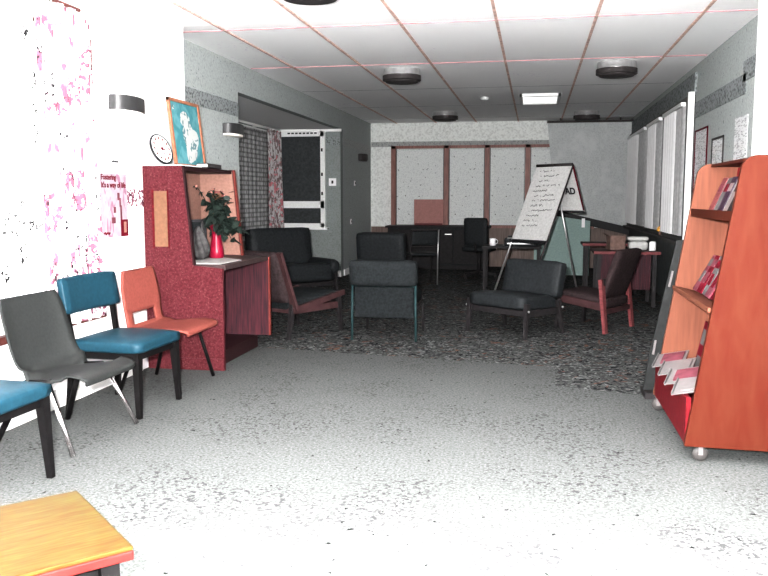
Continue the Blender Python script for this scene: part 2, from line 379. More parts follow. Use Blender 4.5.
for y in (-.6, .4):
    bm = B(); box(bm, (.04, y, 0), (.08, .02, .03)); obj('bracket', bm, M['near_frame'], t)

# alcove: window 2 (facing us, dark glass), window 3 on its left wall, drapes
w2 = bpy.data.objects.new('window_2', None); C.objects.link(w2); w2['kind'] = 'structure'; w2.location = (-3.64, 12.59, 0)
bm = B()
for x in (-.38, .345): box(bm, (x, -.03, 1.54), (.075, .06, 1.50))
for z, h in ((2.255, .085), (1.145, .11), (.81, .08)): box(bm, (-.015, -.03, z), (.76, .06, h))
obj('window_frame', bm, M['window_white'], w2)
bm = B(); box(bm, (.0, -.06, .765), (.86, .14, .03)); obj('window_sill', bm, M['window_white'], w2)
bm = B(); box(bm, (-.02, -.012, 1.71), (.68, .012, 1.03)); obj('pane', bm, M['night_glass'], w2)
bm = B(); box(bm, (-.02, -.012, .97), (.68, .012, .25)); obj('pane', bm, M['night_glass'], w2)
bm = B()
for i in range(8): box(bm, (-.2+i*.062, -.064, 2.262), (.042, .006, .022))
obj('vent_slot', bm, M['ink'], w2)
bm = B()
for z in (1.32, 1.62, 2.0): box(bm, (.335, -.065, z), (.025, .02, .05))
obj('catch', bm, M['drum_dark'], w2)
w3 = bpy.data.objects.new('window_3', None); C.objects.link(w3); w3['kind'] = 'structure'; w3.location = (-4.07, 11.3, 0)
bm = B()
for y in (-.95, .95): box(bm, (.02, y, 1.45), (.04, .07, 1.6))
for z in (.68, 2.24): box(bm, (.02, 0, z), (.04, 1.95, .07))
obj('window_frame', bm, M['window_white'], w3)
bm = B(); box(bm, (.008, 0, 1.45), (.01, 1.9, 1.55)); obj('pane', bm, M['night_glass'], w3)
drape('net_curtain', M['lace'], 'x', -4.0, 10.3, 11.98, .72, 2.24, 10, .012, 'grey lace net curtain with a brick-like grid in the alcove')
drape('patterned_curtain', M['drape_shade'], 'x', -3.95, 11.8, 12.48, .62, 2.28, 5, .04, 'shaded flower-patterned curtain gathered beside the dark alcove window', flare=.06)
t = thing('curtain_rail', 'pale curtain rail above the alcove lace curtain', 'curtain rail', (-4.07, 11.3, 2.29))
bm = B(); box(bm, (.11, 0, 0), (.03, 2.3, .03)); obj('rail', bm, M['window_white'], t)
for y in (-.9, .2, 1.0):
    bm = B(); box(bm, (.05, y, 0), (.1, .02, .02)); obj('bracket', bm, M['window_white'], t)

# back window with roller blinds
w4 = bpy.data.objects.new('window_4', None); C.objects.link(w4); w4['kind'] = 'structure'; w4.location = (0, YB, 0)
posts = (-2.58, -1.60, -.86, -.14, .56, 1.0)
bm = B()
for x in posts: box(bm, (x, -.04, 1.45), (.085, .08, 1.50))
box(bm, (-.79, -.04, 2.175), (3.66, .08, .05)); box(bm, (-.79, -.04, .73), (3.66, .09, .05))
obj('window_frame', bm, M['brown_wood'], w4)
bm = B(); box(bm, (-.79, -.012, 1.45), (3.5, .012, 1.42)); obj('pane', bm, M['night_glass'], w4)
names = ('first', 'second', 'third', 'fourth')
for i in range(5):
    a, b = posts[i]+.06, posts[i+1]-.06
    lab = ('white roller blind, %s from the left in the back window' % names[i]) if i < 4 else 'white roller blind half hidden under the black slanting rail'
    t = thing('roller_blind', lab, 'blind', ((a+b)/2, YB-.05, .76), 0, 'roller blinds in the back window')
    bm = B(); box(bm, (0, 0, .70), (b-a, .006, 1.36)); obj('blind_cloth', bm, M['blind'], t)
    bm = B(); tube(bm, [(-(b-a)/2, 0, 1.37), ((b-a)/2, 0, 1.37)], .022); obj('roller', bm, M['blind'], t)
    bm = B(); box(bm, (0, 0, .015), (b-a, .014, .03)); obj('bottom_bar', bm, M['blind'], t)

# right wall windows with vertical blinds
spans = ((9.22, 10.52), (10.82, 11.98), (12.25, 14.35))
w5 = bpy.data.objects.new('window_5', None); C.objects.link(w5); w5['kind'] = 'structure'; w5.location = (XR, 0, 0)
bm = B()
for y in (9.10, 10.67, 12.10, 14.5): box(bm, (-.03, y, 1.53), (.06, .12, 1.52))
for z in (.80, 2.29): box(bm, (-.03, 11.8, z), (.06, 5.5, .05))
obj('window_frame', bm, M['dark_post'], w5)
bm = B(); box(bm, (-.008, 11.8, 1.53), (.012, 5.3, 1.46)); obj('pane', bm, M['night_glass'], w5)
bm = B(); box(bm, (-.06, 11.8, .765), (.12, 5.6, .04)); obj('window_sill', bm, M['dark_post'], w5)
strip(M['skirting'], (XR-.05, 9.02, 1.53), (.06, .05, 1.62))
wn = ('nearest', 'middle', 'farthest')
for i, (a, b) in enumerate(spans):
    t = thing('vertical_blind', 'glossy pale vertical blind, %s of the three on the right wall' % wn[i], 'blind', (XR-.09, (a+b)/2, .82), 0, 'vertical blinds on the right wall')
    n = 8; wd = (b-a)/n
    bm = B(); box(bm, (0, 0, 1.42), (.05, b-a, .04)); obj('headrail', bm, M['window_white'], t)
    for j in range(n):
        y = -(b-a)/2+wd*(j+.5); bm = B(); q_ = 6; rows = []
        turn = .85 if j >= 3 else .28
        for z in (.02, 1.40):
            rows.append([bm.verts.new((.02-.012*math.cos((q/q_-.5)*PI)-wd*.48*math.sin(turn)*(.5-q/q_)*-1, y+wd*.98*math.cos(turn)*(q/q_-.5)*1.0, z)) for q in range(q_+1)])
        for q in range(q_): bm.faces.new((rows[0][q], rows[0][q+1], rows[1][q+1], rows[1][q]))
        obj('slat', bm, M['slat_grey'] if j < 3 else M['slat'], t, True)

# ------------------------------------------------------------ ceiling fittings
lights = [(-1.40, 5.05), (-1.43, 8.8), (.79, 8.75), (-1.44, 13.2), (.78, 13.5)]
ltxt = ['round drum ceiling light at the top edge, nearest the camera', 'round grey drum ceiling light left of centre, second row',
        'round grey drum ceiling light right of centre above the right windows', 'small-looking round ceiling light near the back wall, left one', 'small-looking round ceiling light near the back wall, beside the hanging screen']
L0 = None
for (x, y), lab in zip(lights, ltxt):
    if L0 is None:
        L0 = thing('ceiling_light', lab, 'ceiling light', (x, y, CEIL), 0, 'drum lights on the ceiling')
        bm = B(); lathe(bm, [(.19, 0), (.195, -.02), (.195, -.065), (.20, -.07)]); obj('canopy', bm, M['drum'], L0, True)
        bm = B(); lathe(bm, [(.205, -.07), (.205, -.12), (.19, -.125)]); smooth_edges(obj('rim', bm, M['drum_dark'], L0))
        bm = B(); lathe(bm, [(.185, -.124), (.17, -.14), (.06, -.148), (.01, -.149)]); obj('diffuser', bm, M['drum_dark'], L0, True)
    else: dup(L0, (x, y, CEIL), 0, lab)
t = thing('ceiling_vent', 'pale rectangular vent grille set in the ceiling', 'vent', (.04, 11.6, CEIL))
bm = B(); box(bm, (0, 0, -.008), (.52, .95, .016)); box(bm, (0, .47, -.02), (.54, .04, .04)); box(bm, (0, -.47, -.02), (.54, .04, .04))
for s in (-1, 1): box(bm, (s*.255, 0, -.02), (.04, .98, .04))
obj('grille_frame', bm, M['window_white'], t)
bm = B()
for i in range(7): box(bm, (0, -.36+i*.12, -.022), (.46, .025, .02))
obj('grille_bars', bm, M['silver'], t)
t = thing('smoke_detector', 'small round smoke detector on the ceiling left of the vent', 'smoke detector', (-.70, 11.35, CEIL))
bm = B(); lathe(bm, [(.06, 0), (.06, -.03), (.045, -.045), (.01, -.05)]); obj('housing', bm, M['window_white'], t, True)
bm = B(); lathe(bm, [(.068, 0), (.068, -.012)]); obj('base', bm, M['silver'], t, True)

# wall lamps
def wall_lamp(loc, lab):
    t = thing('wall_lamp', lab, 'wall lamp', loc, 0, 'half-drum wall lamps')
    bm = B(); seg = 16; r, dpt, h = .19, .12, .115
    pts = [(dpt*math.sin(PI*i/seg)**.6 if 0 < i < seg else 0, -r*math.cos(PI*i/seg)) for i in range(seg+1)]
    prism(bm, pts, 'z', -h/2+.02, h/2); o = smooth_edges(obj('shade', bm, M['lamp_grey'], t))
    bm = B(); prism(bm, [(x*.93+.001, y*.93) for x, y in pts], 'z', -h/2, -h/2+.02); obj('diffuser', bm, M['lamp_cream'], t)
    bm = B(); prism(bm, [(x*.9+.001, y*.9) for x, y in pts], 'z', h/2, h/2+.006); obj('top_plate', bm, M['drum_dark'], t)
    return t
W0 = wall_lamp((XN, 5.27, 1.875), 'grey half-drum wall lamp on the bright white wall above the poster')
dup(W0, (XL, 7.85, 1.92), 0, 'grey half-drum wall lamp on the far left wall, before the alcove')
W2 = dup(W0, (XL, 14.1, 1.95), 0, 'small dark wall lamp on the pier beside the back window')
for c in W2.children:
    c.data = c.data.copy(); c.data.materials[0] = M['drum_dark']
# switches
def switch(loc, rz, lab, s=.085):
    t = thing('light_switch', lab, 'switch', loc, rz, 'white wall switches')
    bm = B(); box(bm, (.005, 0, 0), (.01, s, s), bev=.003); obj('plate', bm, M['white'], t)
    bm = B(); box(bm, (.013, 0, 0), (.008, s*.25, s*.4)); obj('rocker', bm, M['drum_dark'], t)
switch((-3.15, 12.59, 1.50), -PI/2, 'white square switch on the alcove back wall, right of the dark window', .12)
switch((XL, 13.6, 1.50), 0, 'small pale switch on the pier, upper one')
switch((XL, 13.3, .86), 0, 'small pale socket low on the pier, lower one')

# poster on the near left wall
t = thing('poster', 'lilac and pink poster with crimson heading on the white wall', 'poster', (XN+.006, 5.10, 1.20))
bm = B(); box(bm, (0, 0, 0), (.003, .355, .425)); obj('sheet', bm, M['lilac'], t)
face = Matrix.Translation((.003, 0, 0)) @ Euler((PI/2, 0, PI/2)).to_matrix().to_4x4()
text_mesh('heading', "Fostering\nIt's a way of life", .052, M['crimson'], t, face @ Matrix.Translation((-.168, .172, 0)), bold=.0012)
bm = B(); box(bm, (.003, .125, -.155), (.002, .10, .115)); pi = obj('inset_picture', bm, M['crimson'], t)
bm = B(); box(bm, (.0045, .13, -.15), (.002, .035, .075)); obj('inset_figure', bm, M['peach'], pi)
bm = B(); tube(bm, [(.003, -.15+.012*i, -.185+.006*math.sin(i*2.2)) for i in range(7)], .006, 6); obj('logotype', bm, M['crimson'], t)
for (y, z, w_, h_) in ((.055, .06, .03, .05), (.075, .02, .02, .06), (.085, -.05, .022, .10), (0, -.03, .03, .04), (-.02, -.10, .05, .04)):
    bm = B(); box(bm, (.0022, y, z), (.001, w_, h_)); obj('printed_shape', bm, M['pink'], t)
o = thing('notice', 'small white notice with dark heading, pinned above the poster', 'notice', (XN+.004, 5.13, 1.46))
bm = B(); box(bm, (0, 0, 0), (.003, .10, .085)); obj('sheet', bm, M['white'], o)
bm = B(); box(bm, (.002, 0, .035), (.002, .08, .016)); box(bm, (.002, -.042, .01), (.002, .008, .05)); obj('heading', bm, M['ink'], o)

# notices on the right wall
def notice(y, z, w_, h_, fm, lab):
    t = thing('notice', lab, 'notice', (XR-.002, y, z), 0, 'notices on the right wall')
    bm = B(); box(bm, (0, 0, 0), (.004, w_, h_)); obj('sheet', bm, M['notice'], t)
    if fm:
        bm = B()
        for s in (-1, 1): box(bm, (-.004, s*w_/2, 0), (.01, .018, h_+.018)); box(bm, (-.004, 0, s*h_/2), (.01, w_+.018, .018))
        obj('border', bm, fm, t)
notice(8.65, 1.58, .60, .70, M['crimson'], 'red-bordered notice on the right wall beside the white post')
notice(7.88, 1.45, .46, .68, M['drum_dark'], 'dark-bordered notice on the right wall, right of the red-bordered one')
notice(7.05, 1.60, .42, .60, None, 'plain printed notice on the right wall above the bookcase')

# ------------------------------------------------------------ red study desk on the left
t = thing('study_desk', 'tall red laminate study booth with desk shelf, against the left wall', 'desk', (-2.785, 5.5, 0))
side = [(0, 0), (.59, 0), (.59, .745), (.37, .765), (.305, 1.48), (0, 1.48)]
bm = B(); prism(bm, side, 'y', 0, .03); np_ = obj('side_panel', bm, M['red_lam'], t)
bm = B(); box(bm, (.135, -.004, 1.10), (.10, .01, .40)); obj('inlay', bm, M['inlay_veneer'], np_, label='light orange upright inlay')
bm = B(); box(bm, (.075, -.003, 1.10), (.016, .008, .42)); box(bm, (.19, -.003, 1.10), (.008, .008, .42)); obj('inlay_border', bm, M['red_dark'], np_)
bm = B(); box(bm, (.295, -.002, .045), (.585, .008, .085)); obj('kick_strip', bm, M['red_lam'], np_)
bm = B(); beam(bm, (.373, .015, .77), (.308, .015, 1.48), .034, .012); obj('front_edge', bm, M['edge_dark'], np_, label='dark edge strip')
fs = [(0, .10), (.60, .10), (.60, .755), (.37, .765), (.305, 1.48), (0, 1.48)]
bm = B(); prism(bm, fs, 'y', .99, 1.02); fp = obj('side_panel', bm, M['streak'], t)
bm = B(); prism(bm, [(.01, .775), (.362, .775), (.30, 1.47), (.01, 1.47)], 'y', .984, .99); obj('upper_lining', bm, M['peach'], fp, label='peach lining of the upper booth')
bm = B(); box(bm, (.605, 1.005, .43), (.012, .032, .66)); beam(bm, (.375, 1.005, .77), (.311, 1.005, 1.48), .034, .014); obj('front_edge', bm, M['edge_orange'], fp, label='bright orange edge strip')
bm = B(); box(bm, (.16, .981, 1.18), (.10, .006, .22)); obj('inlay', bm, M['inlay_veneer'], fp)
bm = B()
for x in (.105, .215): box(bm, (x, .979, 1.18), (.01, .006, .24))
box(bm, (.16, .979, 1.30), (.12, .006, .012)); obj('inlay_border', bm, M['red_wood'], fp)
bm = B(); box(bm, (.01, .51, 1.12), (.02, .95, .71)); bp_ = obj('back_panel', bm, M['peach'], t)
bm = B(); box(bm, (.022, .42, 1.34), (.008, .16, .12)); obj('dark_inset', bm, M['bundle'], bp_)
bm = B(); box(bm, (.01, .51, .38), (.02, .95, .72)); obj('lower_back', bm, M['edge_dark'], t)
bm = B(); box(bm, (.15, .51, 1.462), (.295, .955, .03)); obj('top', bm, M['edge_dark'], t)
bm = B(); box(bm, (.30, .51, .755), (.585, .955, .03)); box(bm, (.596, .51, .752), (.012, .955, .036)); obj('desk_shelf', bm, M['desk_top'], t)
bm = B(); box(bm, (.27, .51, .05), (.46, .95, .10)); obj('plinth', bm, M['edge_dark'], t)
# things on the desk
DT = .772
o = B(); prism(o, [(-2.55, 5.56), (-2.23, 5.56), (-2.215, 5.95), (-2.56, 6.30)], 'z', DT, DT+.004); tag(obj('paper_sheet', o, M['phone']), 'large pale paper sheet lying on the red booth desk', 'paper')
t = thing('picture_frame', 'black framed board standing at the back of the red booth desk', 'frame', (-2.655, 6.03, DT), -.75)
bm = B()
for s in (-1, 1): box(bm, (0, s*.11, .155), (.03, .02, .31))
for z in (.01, .30): box(bm, (0, 0, z), (.03, .24, .02))
obj('frame', bm, M['ink'], t)
bm = B(); box(bm, (-.005, 0, .155), (.012, .22, .29)); obj('board', bm, M['dark_fabric'], t)
t = thing('plush_bag', 'crumpled grey cloth bag leaning against the red vase', 'bag', (-2.535, 5.93, DT+.004), .3)
bm = B(); bmesh.ops.create_uvsphere(bm, u_segments=24, v_segments=14, radius=1)
for v in bm.verts:
    z = (v.co.z+1)/2; rr = (1-.55*z)*(1+.16*math.sin(5*math.atan2(v.co.y, v.co.x)+6*z))
    v.co = Vector((v.co.x*.085*rr-.015*z, v.co.y*.10*rr-.01*z*z, z*.26))
obj('sack', bm, M['grey_cloth'], t, True)
bm = B(); tube(bm, [(.01, .03+.05*math.cos(a), .22+.07*math.sin(a)) for a in [PI*i/10 for i in range(11)]], .008); obj('strap', bm, M['grey_cloth'], t, True)
t = thing('vase', 'tall slim red vase on the booth desk', 'vase', (-2.49, 6.13, DT))
bm = B(); lathe(bm, [(.05, 0), (.058, .01), (.056, .06), (.042, .14), (.036, .20), (.05, .255), (.062, .27), (.052, .268), (.03, .20), (.02, .1)]); obj('body', bm, M['vase'], t, True)
t = thing('plant', 'dark green leafy sprays with small pink blooms standing in the red vase', 'plant', (-2.49, 6.13, DT+.20))
stems, leaves, blooms = B(), B(), B()
rnd = random.Random(5)
for i in range(17):
    a = rnd.uniform(0, 2*PI); sp = rnd.uniform(.06, .20); hgt = rnd.uniform(.06, .28)
    if i < 5: hgt = .22+.025*i; sp = .05+.04*i
    if i in (3,): a = 2.2
    tip = Vector((math.cos(a)*sp*.8+.02, math.sin(a)*sp*.8, hgt+.05)); mid = Vector((tip.x*.3, tip.y*.3, tip.z*.6+.03))
    if i > 11: tip = Vector((.10+.03*(i-12), rnd.uniform(-.10, .08), -.05+.035*(i-12))); mid = Vector((.04, 0, .16))
    pts = []
    for q in range(7):
        u = q/6; pts.append((1-u)**2*Vector((0, 0, -.05))+2*u*(1-u)*mid+u*u*tip)
    tube(stems, pts, .003, 5)
    for q in range(2, 7):
        for _ in range(3):
            d = Vector((rnd.uniform(-1, 1), rnd.uniform(-1, 1), rnd.uniform(-.7, .7))).normalized(); ln = rnd.uniform(.05, .095)*(1.15 if (hgt < .28 or i > 11) else .6)
            sd = d.cross(Vector((rnd.uniform(-1, 1), rnd.uniform(-1, 1), 1))).normalized()*ln*.32; p = pts[q]
            dn = Vector((0, 0, -.15*ln))
            vs = [leaves.verts.new(x) for x in (p, p+d*ln*.35+sd, p+d*ln*.75+sd*.7+dn, p+d*ln+dn*2, p+d*ln*.75-sd*.7+dn, p+d*ln*.35-sd)]
            leaves.faces.new(vs)
    if hgt > .22:
        s = bmesh.ops.create_icosphere(blooms, subdivisions=1, radius=.014); bmesh.ops.translate(blooms, vec=tip, verts=s['verts'])
for b_ in (leaves, stems):
    for v in b_.verts: v.co.x = max(v.co.x, -.235)
obj('stems', stems, M['leaf'], t); obj('leaves', leaves, M['leaf'], t); obj('blooms', blooms, M['flower'], t)
# things on top of the booth
TT = 1.481
t = thing('clock', 'round white clock with black rim leaning on top of the red booth', 'clock', (-2.635, 5.57, TT+.008), -.2)
tilt = Matrix.Rotation(-.36, 4, 'Y') @ Matrix.Rotation(PI/2, 4, 'Y'); cc = Vector((-.040, 0, .113))
def disc(name, prof, m, par, rot=tilt, c=cc): 
    bm = B(); lathe(bm, prof, (0, 0, 0), 36); bmesh.ops.transform(bm, matrix=Matrix.Translation(c) @ rot @ Matrix.Scale(.9, 4), verts=bm.verts); return smooth_edges(obj(name, bm, m, par))
disc('rim', [(.124, -.008), (.128, 0), (.126, .010), (.116, .010), (.116, -.008)], M['ink'], t)
disc('face', [(.117, -.008), (.117, .007)], M['white'], t)
for i in range(12):
    a = i*PI/6; bm = B(); box(bm, (.082*math.cos(a), .082*math.sin(a), .010), (.018, .012, .006), rot=None)
    bmesh.ops.transform(bm, matrix=Matrix.Translation(cc) @ tilt, verts=bm.verts); obj('hour_mark', bm, M['near_frame'], t)
bm = B(); beam(bm, (0, 0, .011), (.012, .055, .011), .008, .003); beam(bm, (0, 0, .0125), (.07, .01, .0125), .006, .003); lathe(bm, [(.012, .009), (.012, .015)], seg=12)
bmesh.ops.transform(bm, matrix=Matrix.Translation(cc) @ tilt, verts=bm.verts); obj('hands', bm, M['crimson'], t)
# framed painting leaning behind
t = thing('painting', 'teal painting of a pale shape in brown frame, leaning on top of the red booth', 'painting', (-2.62, 5.98, TT+.002))
t.rotation_euler = (0, -.11, 0)
bm = B()
for s in (-1, 1): box(bm, (0, s*.265, .255), (.022, .022, .51))
for z in (.011, .499): box(bm, (0, 0, z), (.022, .552, .022))
obj('frame', bm, M['pic_frame'], t)
bm = B(); box(bm, (-.004, 0, .255), (.008, .52, .48)); cv = obj('canvas', bm, M['teal_paint'], t)
bm = B(); n = 26; pr = []
for i in range(n):
    a = 2*PI*i/n; r = 1+.14*math.sin(3*a+1)+.10*math.sin(5*a)
    pr.append((.055+.13*r*math.cos(a), .20+.155*r*math.sin(a)))
prism(bm, [(u, max(.03, v)) for u, v in pr], 'x', .0005, .002); obj('pale_shape', bm, M['pale_paint'], cv)
bm = B(); prism(bm, [(-.01+.085*math.cos(2*PI*i/18)*(1+.1*math.sin(2*i)), .365+.065*math.sin(2*PI*i/18)) for i in range(18)], 'x', .0008, .0025); obj('pale_shape', bm, M['pale_paint'], cv)
bm = B(); lathe(bm, [(.018, 0), (.018, .002)], seg=14, mx=Matrix.Rotation(PI/2, 4, 'Y')); bmesh.ops.translate(bm, vec=(.001, -.20, .445), verts=bm.verts); obj('pale_spot', bm, M['pale_paint'], cv)
t = thing('book', 'dark closed book lying on top of the red booth', 'book', (-2.53, 6.12, TT+.001), .1)
bm = B(); box(bm, (0, 0, .003), (.09, .36, .006)); box(bm, (0, 0, .029), (.09, .36, .006)); box(bm, (.042, 0, .016), (.006, .36, .03)); obj('cover', bm, M['drum_dark'], t)
bm = B(); box(bm, (-.004, 0, .016), (.082, .35, .02)); obj('pages', bm, M['offwhite'], t)
bm = B(); prism(bm, [(-2.74, 5.53), (-2.50, 5.53), (-2.49, 5.88), (-2.58, 5.90)], 'z', TT+.001, TT+.006); tag(obj('paper_sheet', bm, M['white']), 'white papers lying on top of the red booth below the clock', 'paper')

# ------------------------------------------------------------ chairs in the row on the left
def blue_chair(loc, rot, lab):
    t = thing('upholstered_chair', lab, 'chair', loc, rot, 'blue vinyl chairs')
    bm = B(); cushion(bm, (.01, 0, .405), (.46, .50, .075), bev=.028, puff=.016); obj('seat', bm, M['blue'], t, True)
    bm = B(); cushion(bm, (-.225, 0, .69), (.05, .56, .215), rot=(0, -.16, 0), bev=.022, puff=0)
    for v in bm.verts: v.co.x -= .03*(1-(v.co.y/.28)**2)
    obj('backrest', bm, M['blue'], t, True)
    for sy in (-1, 1):
        bm = B(); beam(bm, (.20, sy*.215, .40), (.215, sy*.235, 0), .05, .045, .028, .026); obj('leg', bm, M['near_black'], t)
        bm = B(); beam(bm, (-.19, sy*.225, .40), (-.225, sy*.26, 0), .045, .04, .028, .026); obj('leg', bm, M['near_black'], t)
        bm = B(); beam(bm, (-.19, sy*.225, .34), (-.25, sy*.245, .74), .03, .026); obj('back_post', bm, M['near_black'], t)
    bm = B()
    for sy in (-1, 1): box(bm, (0, sy*.215, .355), (.42, .022, .045))
    for sx in (-1, 1): box(bm, (sx*.195, 0, .355), (.022, .43, .045))
    obj('seat_frame', bm, M['near_black'], t)
    return t
BC = blue_chair((-2.39, 4.435, 0), math.radians(-3), 'blue vinyl chair with black legs, between the grey and orange chairs')
dup(BC, (-2.34, 2.985, 0), math.radians(-2), 'blue vinyl chair cut off by the left edge of the picture')
def shell(prof, width, m, parent, slot=None, curl=.05, thick=.008, name='shell'):
    # prof: list of (x, z, half-width factor, side curl)
    bm = B(); n = 40; nv = 16
    def interp(s):
        s *= len(prof)-1; i = min(int(s), len(prof)-2); u = s-i
        p0 = prof[max(i-1, 0)]; p1 = prof[i]; p2 = prof[i+1]; p3 = prof[min(i+2, len(prof)-1)]
        return [.5*(2*p1[k]+(p2[k]-p0[k])*u+(2*p0[k]-5*p1[k]+4*p2[k]-p3[k])*u*u+(3*p1[k]-p0[k]-3*p2[k]+p3[k])*u**3) for k in range(4)]
    P = []
    for i in range(n+1):
        x, z, wf, cu = interp(i/n); x1, z1, _, _ = interp(min(1, i/n+.01)); x0, z0, _, _ = interp(max(0, i/n-.01))
        T = Vector((x1-x0, 0, z1-z0)).normalized(); Nn = Vector((-T.z, 0, T.x))
        if Nn.z < 0 and Nn.x < 0: Nn = -Nn
        row = []
        for j in range(nv+1):
            s = j/nv*2-1
            h = cu*abs(s)**3
            row.append(bm.verts.new(Vector((x, s*width/2*wf, z))+Nn*h))
        P.append(row)
    for i in range(n):
        for j in range(nv):
            if slot and slot[0] <= i < slot[1] and slot[2] <= j < slot[3]: continue
            bm.faces.new((P[i][j], P[i][j+1], P[i+1][j+1], P[i+1][j]))
    o = obj(name, bm, m, parent, True)
    sd = o.modifiers.new('thick', 'SOLIDIFY'); sd.thickness = thick; sd.offset = 0
    return o
t = thing('shell_chair', 'charcoal plastic shell chair with splayed chrome legs', 'chair', (-2.35, 3.79, 0), math.radians(-2))
shell([(.225, .335, .86, 0), (.222, .365, .92, .004), (.14, .378, .98, .010), (0, .368, 1, .026), (-.11, .365, 1, .045), (-.17, .395, 1, .055), (-.20, .47, 1, .05), (-.222, .58, .99, .04), (-.245, .69, .95, .03), (-.255, .75, .86, .02)], .52, M['charcoal'], t)
for sy in (-1, 1):
    bm = B(); tube(bm, [(.03, sy*.245, .35), (.19, sy*.30, .005)], .0125); obj('leg', bm, M['chrome'], t, True, label='chrome front leg')
    bm = B(); tube(bm, [(-.10, sy*.235, .345), (-.25, sy*.315, .005)], .0155); obj('leg', bm, M['near_black'], t, True, label='dark rear leg')
bm = B(); tube(bm, [(.03, -.245, .35), (.03, .245, .35)], .0125); tube(bm, [(-.10, -.235, .345), (-.10, .235, .345)], .0125)
for sy in (-1, 1): tube(bm, [(.03, sy*.245, .35), (-.10, sy*.235, .345)], .0125)
obj('under_frame', bm, M['near_black'], t, True)
t = thing('shell_chair', 'orange shell chair with a slot in its back, beside the red booth', 'chair', (-2.40, 5.03, 0), math.radians(1))
shell([(.245, .375, .88, 0), (.24, .40, .93, .0), (.16, .412, .97, 0), (.03, .405, 1, .004), (-.10, .40, .98, .008), (-.155, .415, .92, .008), (-.172, .48, .90, .008), (-.185, .58, .93, .01), (-.20, .68, .90, .01), (-.205, .765, .80, .006), (-.205, .775, .76, .004)], .57, M['orange_shell'], t, slot=(21, 25, 3, 13), thick=.012)
for sy in (-1, 1):
    bm = B(); tube(bm, [(.12, sy*.20, .385), (.20, sy*.285, .005)], .012); obj('leg', bm, M['near_black'], t, True)
    bm = B(); tube(bm, [(-.10, sy*.20, .385), (-.22, sy*.27, .005)], .012); obj('leg', bm, M['near_black'], t, True)
bm = B()
for x in (.12, -.10): tube(bm, [(x, -.20, .383), (x, .20, .383)], .012)
obj('under_frame', bm, M['near_black'], t, True)

# coffee table in the near left corner
ca = math.atan2(.729, -.684) ; ang = math.atan2(-.684, .729)
a0 = Vector((-1.271, 2.051, 0)); ux = Vector((.729, -.684, 0)); uy = Vector((-.684, -.729, 0))
cen = a0+ux*.234+uy*.32
t = thing('coffee_table', 'low orange wooden table with red edge in the bottom left corner', 'table', (cen.x, cen.y, 0), ang)
bm = B(); box(bm, (0, 0, .4145), (.466, .638, .011), bev=.003); obj('tabletop', bm, M['oak'], t)
bm = B(); box(bm, (0, 0, .397), (.468, .64, .024), bev=.004); obj('edge_band', bm, M['table_edge'], t)
bm = B()
for s in (-1, 1): box(bm, (s*.17, 0, .36), (.02, .50, .05)); box(bm, (0, s*.255, .36), (.34, .02, .05))
obj('apron', bm, M['near_black'], t)
for sx in (-1, 1):
    for sy in (-1, 1):
        bm = B(); beam(bm, (sx*.185, sy*.27, .386), (sx*.195, sy*.28, 0), .045, .045, .03, .03); obj('leg', bm, M['near_black'], t)

# ------------------------------------------------------------ easy chairs at the back
def easy_chair(name, lab, loc, rot, w_, d_, seatz, backz, seat_m, back_m, frame_m, leg_m, rec=.28, seat_t=.10, back_t=.09, rails=False, legs=True, cat='easy chair', legw=.045, glides=False, front_leg_m=None):
    t = thing(name, lab, cat, loc, rot, 'dark easy chairs on the patterned carpet')
    bm = B(); cushion(bm, (.02, 0, seatz-seat_t/2), (d_*.98, w_*.92, seat_t), rot=(0, -.08, 0), bev=.035, puff=.018); obj('seat', bm, seat_m, t, True)
    L = (backz-seatz+.04)/math.cos(rec); cx = -d_/2+.02-math.sin(rec)*L/2; cz = seatz-.04+math.cos(rec)*L/2
    bm = B(); cushion(bm, (cx, 0, cz), (back_t, w_*.94, L), rot=(0, -rec, 0), bev=.035, puff=0); bk = obj('backrest', bm, back_m, t, True)
    if legs:
        for sy in (-1, 1):
            bm = B(); beam(bm, (d_/2-.03, sy*(w_/2-.02), seatz-seat_t*.4), (d_/2, sy*(w_/2-.01), 0), legw, legw, legw*.65, legw*.65); l1 = obj('leg', bm, leg_m, t)
            bm = B(); beam(bm, (-d_/2+.05, sy*(w_/2-.02), seatz-seat_t*.4), (-d_/2-.02, sy*(w_/2-.01), 0), legw, legw, legw*.65, legw*.65); l2 = obj('leg', bm, leg_m, t)
            if glides:
                for l, x in ((l1, d_/2-.015), (l2, -d_/2+.02)):
                    bm = B(); bmesh.ops.create_uvsphere(bm, u_segments=8, v_segments=6, radius=.011); bmesh.ops.translate(bm, vec=(x, sy*(w_/2+.013), seatz-seat_t*.9), verts=bm.verts); obj('bolt_head', bm, M['silver'], l)
    bm = B()
    for sy in (-1, 1): box(bm, (0, sy*(w_/2-.025), seatz-seat_t-.015), (d_*.92, .03, .06))
    for sx in (-1, 1): box(bm, (sx*(d_/2-.05), 0, seatz-seat_t-.015), (.03, w_*.9, .05))
    obj('seat_frame', bm, frame_m, t)
    if rails:
        for sy in (-1, 1):
            bm = B(); beam(bm, (-d_/2+.06, sy*(w_/2), seatz-.11), (-d_/2+.02-math.sin(rec)*L*.98, sy*(w_/2), backz), .075, .03, .055, .03); obj('back_rail', bm, frame_m, t)
            bm = B(); beam(bm, (-d_/2+.03, sy*(w_/2), seatz-.11), (d_/2+.03, sy*(w_/2), seatz+.0), .03, .05); obj('seat_rail', bm, frame_m, t)
    return t
A = easy_chair('easy_chair', 'low dark easy chair with maroon wooden side rails, right of the red booth', (-2.20, 7.26, 0), math.radians(62), .60, .68, .37, .78, M['dark_fabric'], M['maroon_fabric'], M['maroon'], M['black_leg'], rec=.33, rails=True)
easy_chair('armchair', 'bulky black padded armchair below the dark alcove window', (-2.98, 9.80, 0), math.radians(-45), .92, .68, .42, .86, M['black'], M['black'], M['black_leg'], M['black_leg'], rec=.16, seat_t=.22, back_t=.20, cat='armchair')
